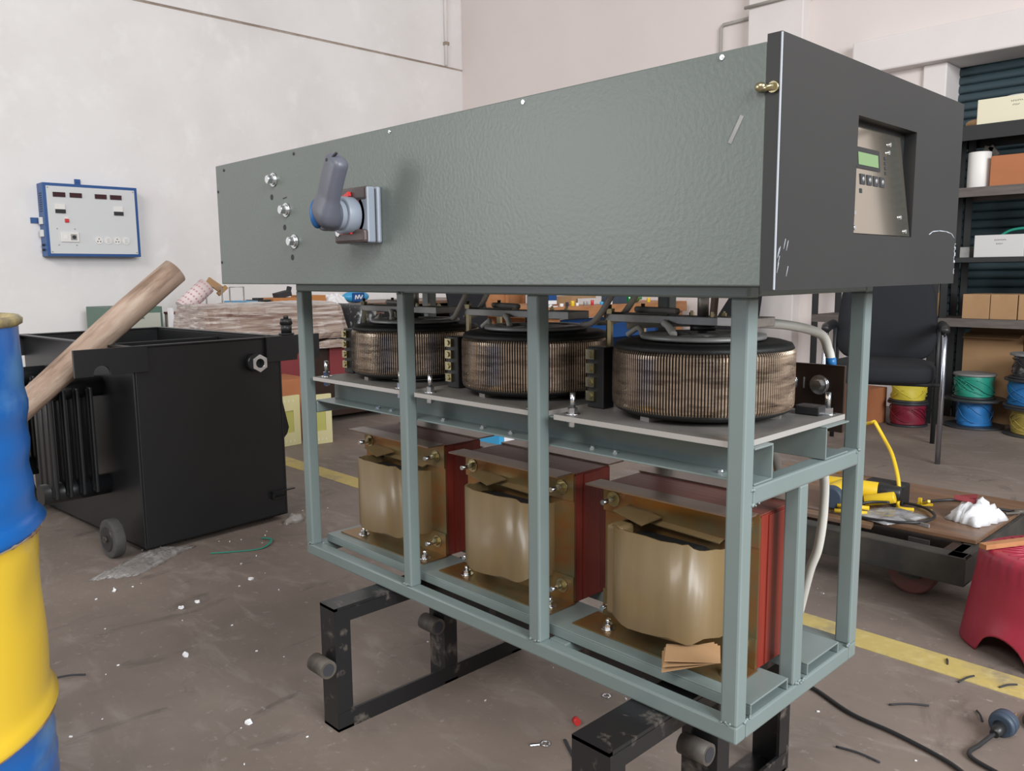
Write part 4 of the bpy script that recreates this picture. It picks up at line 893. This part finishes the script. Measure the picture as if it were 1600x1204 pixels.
MB().obox((-.24, 1.785, zd + .062), (.062, .020, .004), (R(35), R(8), R(20))).obox((-.235, 1.80, zd + .068), (.05, .018, .004), (R(30), R(-12), R(10))).build('red_print', G['maroon'], wbg)
tag(MB().cyl((-.14, 1.93, zd + .010), (-.11, 1.96, zd + .012), .008, n=10).cyl((-.155, 1.90, zd + .008), (-.125, 1.935, zd + .009), .005, n=8).build('metal_fitting', G['rustgrey']), 'small dark metal fitting right of the white bag', 'fitting')
tag(MB().obox((-.35, 1.62, zd + .006), (.14, .006, .010), (0, 0, R(-14))).build('steel_strip', G['castgrey']), 'thin grey steel strip on the trolley deck before the white bag', 'strip')

# ================================================================ crimson stool
sx, sy = .105, 1.345
def sup(a, r_, z):
    e = 5.0; q = (abs(math.cos(a + .5)) ** e + abs(math.sin(a + .5)) ** e) ** (-1 / e)
    return r_ * (1 + (q - 1) * .35)
SM = MB(); n = 96; lv = []
def ring_at(z, r_, arch=False, rib=0.0):
    out = []
    for i in range(n):
        a = 2 * math.pi * i / n; rr = sup(a, r_, z) + rib * (1 if i % 3 == 0 else 0); zz = z
        if arch:
            b = (a - R(-112) + math.pi / 4) % (math.pi / 2) - math.pi / 4; k = abs(b) / .36
            if k < 1: zz = z + .062 * math.sqrt(1 - k * k)
        out.append((sx + rr * math.cos(a), sy + rr * math.sin(a), zz))
    return out
rings = [ring_at(0, .186, True), ring_at(.006, .187, True), ring_at(.07, .178, False), ring_at(.13, .170), ring_at(.195, .161), ring_at(.200, .160, rib=.002), ring_at(.235, .155, rib=.004), ring_at(.248, .150, rib=.003), ring_at(.254, .140, rib=.001), ring_at(.252, .10), ring_at(.252, .03), ring_at(.252, .001)]
vs_ = [v for r_ in rings for v in r_]
for i in range(n):   # keep the skirt above the arch
    a = 2
fs_ = [(k * n + i, k * n + (i + 1) % n, (k + 1) * n + (i + 1) % n, (k + 1) * n + i) for k in range(len(rings) - 1) for i in range(n)]
for i in range(n):
    zt = vs_[n + i][2]
    if zt > .066: vs_[2 * n + i] = (vs_[2 * n + i][0], vs_[2 * n + i][1], max(.07, zt + .004))
SM.add(vs_, fs_, 0, True)
st = SM.build('plastic_stool', G['pinkred'], fix=False); tag(st, 'upturned-bucket shaped crimson plastic stool with ribbed rim at the right edge', 'stool')
st['label'] = 'low round crimson plastic stool with ribbed rim cut by the right edge'
so_ = st.modifiers.new('solid', 'SOLIDIFY'); so_.thickness = .0035
rb = MB()
for k in range(28):
    a = 2 * math.pi * k / 28; rb.tube([(sx + .05 * math.cos(a), sy + .05 * math.sin(a), .2535), (sx + .128 * math.cos(a), sy + .128 * math.sin(a), .2535)], .0022, 5)
rbo = rb.build('top_ribs', G['pinkred'], st)
rbo.location = Vector((sx, sy, .2535)) - ORG[st.name]
wk = MB().obox((.03, 1.37, .262), (.28, .022, .012), (0, 0, R(62)))
tag(wk.build('wood_strip', G['woodbench']), 'thin pale wooden strip lying on the crimson stool', 'strip')

# ================================================================ cable and plug on the floor
PC = thing('power_cable', 'black mains cable with moulded three-pin plug on the floor at the lower right', 'cable', (0, .7, 0))
MB().tube(smooth_path([(-.36, .60, .22), (-.33, .66, .10), (-.29, .72, .012), (-.224, .728, .006), (-.114, .68, .006), (-.014, .667, .006), (.094, .638, .006), (.16, .60, .006), (.24, .58, .006), (.26, .63, .006), (.19, .66, .006), (.118, .690, .006), (.122, .74, .010), (.134, .79, .018)], 7), .0044, 10).build('cord', G['blackplastic'], PC)
pg = MB().cyl((.134, .785, .018), (.137, .815, .024), .009, .014, n=16); pg.build('strain_relief', G['blackplastic'], PC)
MB().cyl((.137, .812, .026), (.1385, .822, .0265), .024, .027, n=28).cyl((.1385, .822, .0265), (.140, .845, .027), .027, .025, n=28).build('plug_body', G['darkblue'], PC, bevel=.003)
MB().cyl((.130, .845, .034), (.128, .868, .034), .0035, n=8).cyl((.150, .845, .034), (.150, .868, .034), .0035, n=8).cyl((.141, .845, .016), (.141, .872, .016), .004, n=8).build('plug_pins', G['brass'], PC)
tag(MB().tube([(.21 + .055 * math.cos(2 * math.pi * i / 30), .93 + .055 * math.sin(2 * math.pi * i / 30), .006 + .0 * i) for i in range(30)], .005, 8, closed=True).build('cable_ring', G['blackplastic']), 'ring of black cable on the floor at the right edge above the plug', 'cable')
# ================================================================ small litter on the floor
def chip(x, y, s, seed, m, name, label, cat, group=None, h=.006):
    rn = random.Random(seed); k = 7; pts = [(x + s * rn.uniform(.6, 1.1) * math.cos(2 * math.pi * i / k), y + s * .8 * rn.uniform(.5, 1.1) * math.sin(2 * math.pi * i / k)) for i in range(k)]
    vs_ = [(a, b, .0005) for a, b in pts] + [(a + rn.uniform(-.002, .002), b + rn.uniform(-.002, .002), .002 + h * rn.random()) for a, b in pts]
    o = MB().add(vs_, [tuple(reversed(range(k))), tuple(range(k, 2 * k))] + [(i, (i + 1) % k, k + (i + 1) % k, k + i) for i in range(k)]).build(name, m); tag(o, label, cat, group); return o
gl = 'white paper scraps on the bare floor at the lower left'
for i, (x, y, s, l) in enumerate([(-1.018, -.261, .011, 'white paper scrap nearest the bottom edge, left of the stand'), (-1.433, -.224, .013, 'white paper scrap on the floor midway between drum and stand'), (-1.811, .144, .013, 'white paper scrap farthest from the drum, right of the tank wheel'),
    (-1.742, -.108, .013, 'left one of two close pale paper scraps below the tank'), (-1.751, -.057, .010, 'right one of two close pale paper scraps below the tank'), (-2.02, -.20, .007, 'tiny white scrap beside the plastic film')]):
    chip(x, y, s, i + 1, G['paper'], 'paper_scrap', l, 'scrap', gl)
rc_ = MB().cyl((-.520, .238, .008), (-.507, .232, .009), .0078, n=16); tag(rc_.build('red_cap', G['redplastic']), 'small bright red plastic cap on the floor left of the near stand', 'cap')
def washer(x, y, r1, r0, m, label, nm='washer'):
    o = MB().lathe((x, y, 0), [(r0, .0005), (r1, .0005), (r1, .002), (r0, .002)], 24, closed=True).build(nm, m); tag(o, label, 'washer'); return o
washer(-.544, .374, .011, .005, G['zinc'], 'flat zinc washer on the floor under the machine')
lugo = MB().lathe((-.510, .135, 0), [(.005, .001), (.011, .001), (.011, .003), (.005, .003)], 20, closed=True).cyl((-.515, .122, .003), (-.525, .105, .004), .0035, n=8); tag(lugo.build('cable_lug', G['zinc']), 'ring cable lug on the floor near the bottom edge', 'lug')
tag(MB().obox((-.455, .150, .002), (.006, .085, .003), (0, 0, R(58))).build('cable_tie', G['ink']), 'short black strip on the floor before the near stand', 'strip')
k_ = 0
for (x, y, l_, a, s) in [(-.041, .81, .085, 42, 'black twig-like offcut of wire beside the machine corner'), (-.042, .544, .085, 5, 'black wire offcut nearest the bottom edge at the right'), (.009, 1.027, .06, 75, 'dark curled offcut below the yellow floor line'), (.088, 1.058, .05, 60, 'dark offcut at the right end of the yellow line'), (-.053, 1.088, .03, 110, 'short dark offcut on the yellow floor line'), (.083, .87, .045, 120, 'short dark offcut left above the plug'), (-1.52, -.47, .07, 60, 'dark thin offcut right of the drum')]:
    a = R(a); p = [(x - l_ / 2 * math.cos(a), y - l_ / 2 * math.sin(a), .003), (x, y + .003, .005), (x + l_ / 2 * math.cos(a), y + l_ / 2 * math.sin(a), .003)]
    tag(MB().tube(smooth_path(p, 4), .0022, 6).build('wire_offcut', G['ink']), s, 'offcut', 'dark offcuts on the floor')
tag(MB().tube(smooth_path([(-2.14, .16, .003), (-2.10, .22, .003), (-2.06, .31, .003), (-2.10, .37, .012), (-2.16, .36, .006)], 6), .0045, 6, flat=.35).build('green_strap', G['green']), 'thin green plastic strap on the floor beside the tank', 'strap')
crumple([(-2.17, -.235), (-2.10, -.10), (-2.26, .16), (-2.33, .06)], 0, .030, 12, 'plastic_film', G['film'], 'crumpled clear plastic film on the floor under the tank corner', 'film', 20, 10)
crumple([(-2.30, .52), (-2.24, .50), (-2.25, .60), (-2.31, .61)], 0, .035, 13, 'plastic_film', G['film'], 'small piece of clear film by the far wheel of the tank', 'film', 8, 8)
rn = random.Random(11); gr = MB()
for i in range(170):
    x, y = rn.uniform(-2.6, .4), rn.uniform(-.6, 1.4); s = rn.uniform(.0012, .0035)
    gr.obox((x, y, s * .4), (s * 2, s, s * .8), (0, 0, rn.uniform(0, 3)))
tag(gr.build('floor_grit', G['paper']), 'tiny pale grit and crumbs strewn over the concrete floor', 'grit', kind='stuff')

# ================================================================ behind the tank: crate, wrapped bundle, desk
CT = thing('dark_crate', 'dark brown lower crate under the film-wrapped bundle behind the tank', 'crate', (-4.3, 1.6, 0))
MB().box(-4.55, -4.08, 1.08, 2.35, .04, .555).build('body', G['bakelite'], CT, bevel=.004)
for y in (1.10, 1.66, 2.25): MB().box(-4.55, -4.08, y, y + .08, 0, .04).build('runner', G['shelfwood'], CT)
for y in (1.3, 1.85): MB().box(-4.08, -4.06, y, y + .4, .30, .50).build('panel', G['maroon'], CT, bevel=.002)
bn = MB(); rn = random.Random(5); n1, n2 = 26, 8; vs_ = []; fs_ = []
prof = [(-4.02, .56), (-4.0, .60), (-4.03, .66), (-4.06, .72), (-4.08, .775), (-4.14, .792), (-4.3, .795), (-4.48, .79), (-4.53, .70), (-4.53, .56)]
for i in range(n1 + 1):
    y = 1.02 + (1.97 - 1.02) * i / n1; e = 1 if 0 < i < n1 else .93
    for (x, z) in prof:
        cxm, czm = -4.28, .675
        vs_.append((cxm + (x - cxm) * e + rn.uniform(-.006, .006), y + (.05 if i == 0 else 0) * (z - .56) * 2, czm + (z - czm) * e + (rn.uniform(-.005, .005) if z > .57 else 0)))
K = len(prof)
fs_ = [(i * K + k, (i + 1) * K + k, (i + 1) * K + (k + 1) % K, i * K + (k + 1) % K) for i in range(n1) for k in range(K)] + [tuple(range(K)), tuple(n1 * K + k for k in reversed(range(K)))]
tag(bn.add(vs_, fs_, 0, False).build('wrapped_bundle', G['wrapped']), 'long brown bundle of boards wrapped in stretch film behind the tank', 'bundle')
wb2 = MB().obox((-4.12, 2.09, .668), (.30, .13, .19), (R(-14), 0, 0)); wb2 = wb2.build('wrapped_box', G['blackwire'], bevel=.012); tag(wb2, 'small dark box in shiny film tilted against the end of the bundle', 'box')
crumple([(-4.07, 1.70), (-4.0, 1.74), (-3.98, 1.98), (-4.06, 2.0)], .50, .06, 21, 'film_wad', G['wrapped'], 'crumpled brown film hanging from the crate edge beneath the bundle', 'film', 10, 6)
DK = thing('long_desk', 'long red-brown topped desk along the left wall behind the bundle', 'desk', (-5.8, 3.1, 0))
MB().box(-6.24, -5.40, 1.92, 4.55, .695, .722).build('desktop', G['woodplank'], DK, bevel=.003)
MB().box(-6.20, -5.46, 1.96, 2.02, 0, .695).build('side_panel', G['bakelite'], DK); MB().box(-6.20, -5.46, 4.44, 4.50, 0, .695).build('side_panel', G['bakelite'], DK)
MB().box(-6.20, -6.16, 2.02, 4.44, .1, .695).build('back_panel', G['bakelite'], DK)
DU = MB().box(-6.1, -5.44, 2.9, 3.5, .03, .695).build('drawer_unit', G['ink'], DK)
for z in (.10, .30, .50): dr_ = MB().box(-5.44, -5.425, 2.92, 3.48, z, z + .18).build('drawer', G['shelfblack'], DK, bevel=.002); MB().box(-5.425, -5.41, 3.15, 3.25, z + .12, z + .14).build('handle', G['zinc'], dr_)
zt = .7225
carton('plastic_bin', 'small sky-blue open bin on the desk left of the orange box', -5.75, -5.45, 1.94, 2.08, zt, zt + .045, G['skyblue'], cat='bin')
tag(MB().box(-5.7, -5.5, 2.10, 2.22, zt, zt + .05).box(-5.65, -5.55, 2.13, 2.18, zt + .05, zt + .065).build('black_tool_case', G['blackplastic'], bevel=.004), 'small black case between blue bin and orange box on the desk', 'case')
carton('orange_box', 'orange box on the desk above the wrapped bundle', -5.8, -5.5, 2.24, 2.50, zt, zt + .06, G['orangebox'])
tag(MB().obox((-5.65, 2.40, zt + .085), (.10, .12, .045), (R(12), 0, 0)).obox((-5.65, 2.46, zt + .115), (.03, .03, .07), (R(-15), 0, 0)).build('hand_tool', G['ink']), 'black tool lying on the orange box', 'tool')
carton('orange_box', 'second orange box right of the black tool near the frame post', -5.8, -5.5, 2.56, 2.72, zt, zt + .075, G['orangebox'])
crumple([(-5.62, 2.73), (-5.44, 2.73), (-5.44, 2.91), (-5.60, 2.90)], zt + .002, .10, 31, 'white_cloth', G['paper'], 'crumpled white paper on the desk left of the blue packet', 'paper', 10, 8)
bp_ = MB().ball((-5.55, 3.05, zt + .052), .10, 18, sq=(.6, 1.35, .52)); bp_ = bp_.build('blue_packet', G['skyblue']); tag(bp_, 'light blue packet with white script mark on the desk', 'packet')
mk = MB().tube(smooth_path([(-5.489, 3.005, zt + .030), (-5.488, 3.012, zt + .065), (-5.489, 3.03, zt + .035), (-5.488, 3.045, zt + .068), (-5.489, 3.06, zt + .035), (-5.488, 3.08, zt + .066)], 4), .005, 6).build('emblem', G['paper'], bp_)
MB().obox((-5.494, 3.04, zt + .05), (.008, .12, .075)).build('emblem_field', G['bluepaint'], bp_)
RO = thing('dotted_roll', 'pale pink dotted roll leaning on the cluttered rack near the left wall', 'roll', (-5.4, 1.55, .7))
ra, rb_ = Vector((-5.35, 1.44, .735)), Vector((-5.35, 1.63, .895)); dd_ = (rb_ - ra); u_, v_ = axes(dd_); dm = MB().cyl(ra, rb_, .062, n=32)
for j in range(6):
    for k in range(16):
        a = 2 * math.pi * (k + .5 * (j % 2)) / 16; p = ra + dd_ * ((j + .5) / 6); nrm = u_ * math.cos(a) + v_ * math.sin(a); dm.cyl(p + nrm * .0615, p + nrm * .0628, .0075, n=8, m=1)
dm.build('roll_body', [G['polka'], mat('dusty_rose_print', (.50, .28, .29), .6)], RO)
tag(MB().obox((-5.38, 1.70, .90), (.02, .12, .05), (R(-35), 0, 0)).obox((-5.38, 1.76, .855), (.02, .09, .03), (R(40), 0, 0)).build('torn_cardboard', G['card']), 'torn brown cardboard behind the upper end of the dotted roll', 'scrap')
WR = thing('wire_rack', 'thin grey frame stand beside the dotted roll', 'rack', (-5.3, 1.72, .7))
for (ya, yb) in ((1.60, 1.72), (1.78, 1.89)): MB().tube([(-5.30, ya, .70), (-5.30, ya, .88), (-5.30, yb, .88), (-5.30, yb, .70)], .006, 8).build('wire_frame', G['castgrey'], WR)
SB = thing('side_bench', 'narrow bench holding the dotted roll beside a grey metal box', 'bench', (-5.45, 1.65, 0))
MB().box(-5.7, -5.22, 1.44, 1.90, .685, .70).build('bench_top', G['maroon'], SB)
for (x, y) in ((-5.68, 1.46), (-5.24, 1.46), (-5.68, 1.88), (-5.24, 1.88)): MB().box(x - .015, x + .015, y - .015, y + .015, 0, .685).build('leg', G['beige'], SB)
carton('metal_box', 'dark grey metal box under the narrow bench by the wall', -5.66, -5.26, 1.50, 1.86, .36, .66, G['rustgrey'])
tag(MB().box(-5.69, -5.23, 1.475, 1.90, .32, .36).build('bench_shelf', G['beige']), 'pale shelf plate carrying the grey metal box', 'shelf')
bpy.data.objects['bench_shelf'].parent = SB; bpy.data.objects['bench_shelf'].location = Vector((-5.46, 1.6875, .32)) - ORG['side_bench']
for k_ in ('label', 'category'): del bpy.data.objects['bench_shelf'][k_]
GC = thing('drawer_cabinet', 'green framed cream drawer cabinet below the test panel on the left', 'cabinet', (-5.75, 1.3, 0))
MB().box(-6.1, -5.62, 1.02, 1.40, 0, .745).build('body', G['greenframe'], GC, bevel=.004)
for z in (.08, .24, .40, .56): d_ = MB().box(-5.62, -5.605, 1.04, 1.38, z, z + .14).build('drawer', G['cabcream'], GC, bevel=.003); MB().box(-5.605, -5.60, 1.16, 1.26, z + .10, z + .11).build('handle', G['greenframe'], d_)
tag(MB().box(-5.55, -5.50, 1.41, 1.435, .0, .735).build('white_strut', G['paper']), 'white upright strip between the green cabinet and grey box', 'strip')
cp_ = MB().obox((-3.36, -.19, .752), (.03, .10, .045), (0, 0, R(10))).obox((-3.36, -.235, .775), (.03, .03, .03)).obox((-3.36, -.15, .775), (.03, .03, .03))
tag(cp_.build('cardboard_scrap', G['card']), 'torn cardboard piece on the far lug of the tank behind the drum', 'scrap')
# pale yellow-green moulded frames on the floor
def yframe(x, ya, yb, za, zb, label, rz=0):
    m = MB(); w_ = (yb - ya); b = w_ * .27; t = .02
    m.box(x - t, x, ya, ya + b, za, zb); m.box(x - t, x, yb - b, yb, za, zb); m.box(x - t, x, ya + b, yb - b, zb - .085, zb); m.box(x - t, x, ya + b, yb - b, za, za + .075)
    o = m.build('moulded_frame', G['palegreen']); tag(o, label, 'frame', 'pale yellow moulded frames behind the tank')
    o.rotation_euler = (0, 0, rz)
    sm_ = MB()
    for q in range(4):
        for zz in (za + .02, zb - .035): sm_.box(x - .001, x + .0008, ya + w_ * (.2 + .17 * q), ya + w_ * (.23 + .17 * q), zz, zz + .014)
    sm_.build('slot', G['cream'], o); MB().box(x - t * .8, x - t * .4, ya + b - .002, yb - b + .002, za + .07, zb - .08).build('inner_panel', G['palegreen2'], o)
    return o
yframe(-3.52, 1.372, 1.512, 0, .285, 'pale yellow moulded frame standing right behind the left machine post', R(-6))
yframe(-3.60, 1.20, 1.36, 0, .285, 'pale yellow moulded frame standing closest to the black tank', R(4))
carton('cardboard_box', 'orange-brown box behind the two pale yellow frames', -4.02, -3.72, 1.20, 1.50, 0, .36, G['cardorange'])

# wooden workbench at the back with clutter
WB = thing('workbench', 'orange wooden workbench at the back wall seen between the coils', 'workbench', (-3.7, 4.1, 0))
MB().box(-4.15, -3.35, 3.22, 4.86, .640, .722).build('bench_top', G['woodbench'], WB, bevel=.003)
for (x, y) in ((-4.10, 3.28), (-3.42, 3.28), (-4.10, 4.80), (-3.42, 4.80)): MB().box(x - .04, x + .04, y - .04, y + .04, 0, .640).build('leg', G['woodbench'], WB)
MB().box(-4.06, -3.46, 4.66, 4.70, .25, .640).build('back_panel', G['bluepaint'], WB)
MB().box(-3.52, -3.48, 3.35, 4.6, .46, .62).build('front_board', G['bluepaint'], WB)
zb_ = .7225
def small(name, label, mb, m, cat, group=None): tag(mb.build(name, m, bevel=.0015), label, cat, group)
small('white_clamp', 'small white clamp at the near end of the workbench', MB().box(-3.46, -3.42, 3.22, 3.33, zb_ + .02, zb_ + .045).box(-3.45, -3.43, 3.27, 3.29, zb_, zb_ + .02).box(-3.47, -3.40, 3.24, 3.32, zb_, zb_ + .006), G['paper'], 'tool')
gi = 'small parts strewn along the workbench edge'
for i, (y, c, nm, lb) in enumerate([(3.38, 'paper', 'spool_part', 'white small round part on the bench edge, first from the left'), (3.44, 'ink', 'terminal', 'black small part right of the first white one on the bench'), (3.50, 'yellowtool', 'spool_part', 'yellow small part among clutter on the bench edge'), (3.55, 'paper', 'spool_part', 'white small part right of the yellow one on the bench'), (3.64, 'castgrey', 'terminal', 'grey small part in the middle of the bench edge'), (3.72, 'redplastic', 'terminal', 'red small part on the bench edge'), (3.83, 'skyblue', 'terminal', 'blue small part on the bench edge'), (3.94, 'paper', 'spool_part', 'white small part left of the dark block on the bench'), (4.42, 'yellowtool', 'terminal', 'yellow small part right of the green bottle')]):
    small(nm, lb, MB().cyl((-3.42, y, zb_), (-3.42, y, zb_ + .022 + .008 * (i % 3)), .015 - .003 * (i % 2), n=12), G[c], 'part', gi)
gb = MB().cyl((-3.46, 4.17, zb_ + .036), (-3.46, 4.31, zb_ + .036), .035, n=24).cyl((-3.46, 4.31, zb_ + .036), (-3.46, 4.35, zb_ + .036), .032, .012, n=24).cyl((-3.46, 4.35, zb_ + .036), (-3.46, 4.37, zb_ + .036), .013, n=16)
tag(gb.build('green_bottle', G['green_glass']), 'green plastic bottle lying on the workbench', 'bottle')
small('blue_board', 'dark blue panel standing behind the near workbench clutter', MB().box(-3.80, -3.78, 3.45, 3.72, zb_, zb_ + .20), G['bluepaint'], 'board')
small('carton', 'brown carton on the workbench next to the blue panel', MB().box(-3.85, -3.62, 3.72, 4.00, zb_, zb_ + .060), G['card'], 'box')
small('paper_stack', 'white paper stack behind the red part on the bench', MB().box(-3.60, -3.50, 3.76, 3.92, zb_, zb_ + .045), G['whitecard'], 'papers')
small('machine_vice', 'dark machine block standing left of the green bottle', MB().box(-3.58, -3.42, 4.02, 4.14, zb_, zb_ + .075).box(-3.54, -3.46, 4.05, 4.11, zb_ + .075, zb_ + .10), G['darkblue'], 'machine')
PL = thing('plywood_crate', 'orange plywood crate standing before the workbench', 'crate', (-4.4, 3.45, 0))
MB().box(-4.62, -4.22, 3.38, 3.80, .36, .86).build('crate_body', G['woodbench'], PL, bevel=.002)
for y in (3.38, 3.575, 3.77): MB().box(-4.22, -4.20, y, y + .03, .0, .86).build('batten', G['woodbench'], PL)
tag(MB().prism([(2.93, 0.0), (3.24, 0.0), (3.10, .95), (2.74, .95)], -3.98, -3.95, 'x').build('black_board', G['fabric'], bevel=.006), 'black tapered board leaning upright behind the middle coil', 'board')
tag(MB().prism([(-3.05, 0.0), (-2.62, 0.0), (-2.50, .95), (-2.64, .98), (-2.90, .60)], 4.58, 4.61, 'y').build('black_board', G['fabric'], bevel=.006), 'black tapered board standing behind the near coil by the wall', 'board')
BB = thing('blue_crate', 'blue and white plastic crate on the floor behind the transformers', 'crate', (-2.8, 2.3, 0))
MB().box(-2.95, -2.75, 2.12, 2.16, 0, .05).box(-2.95, -2.75, 2.24, 2.30, 0, .05).build('blue_slat', G['skyblue'], BB)
MB().box(-2.95, -2.75, 2.16, 2.24, 0, .045).build('white_slat', G['paper'], BB)
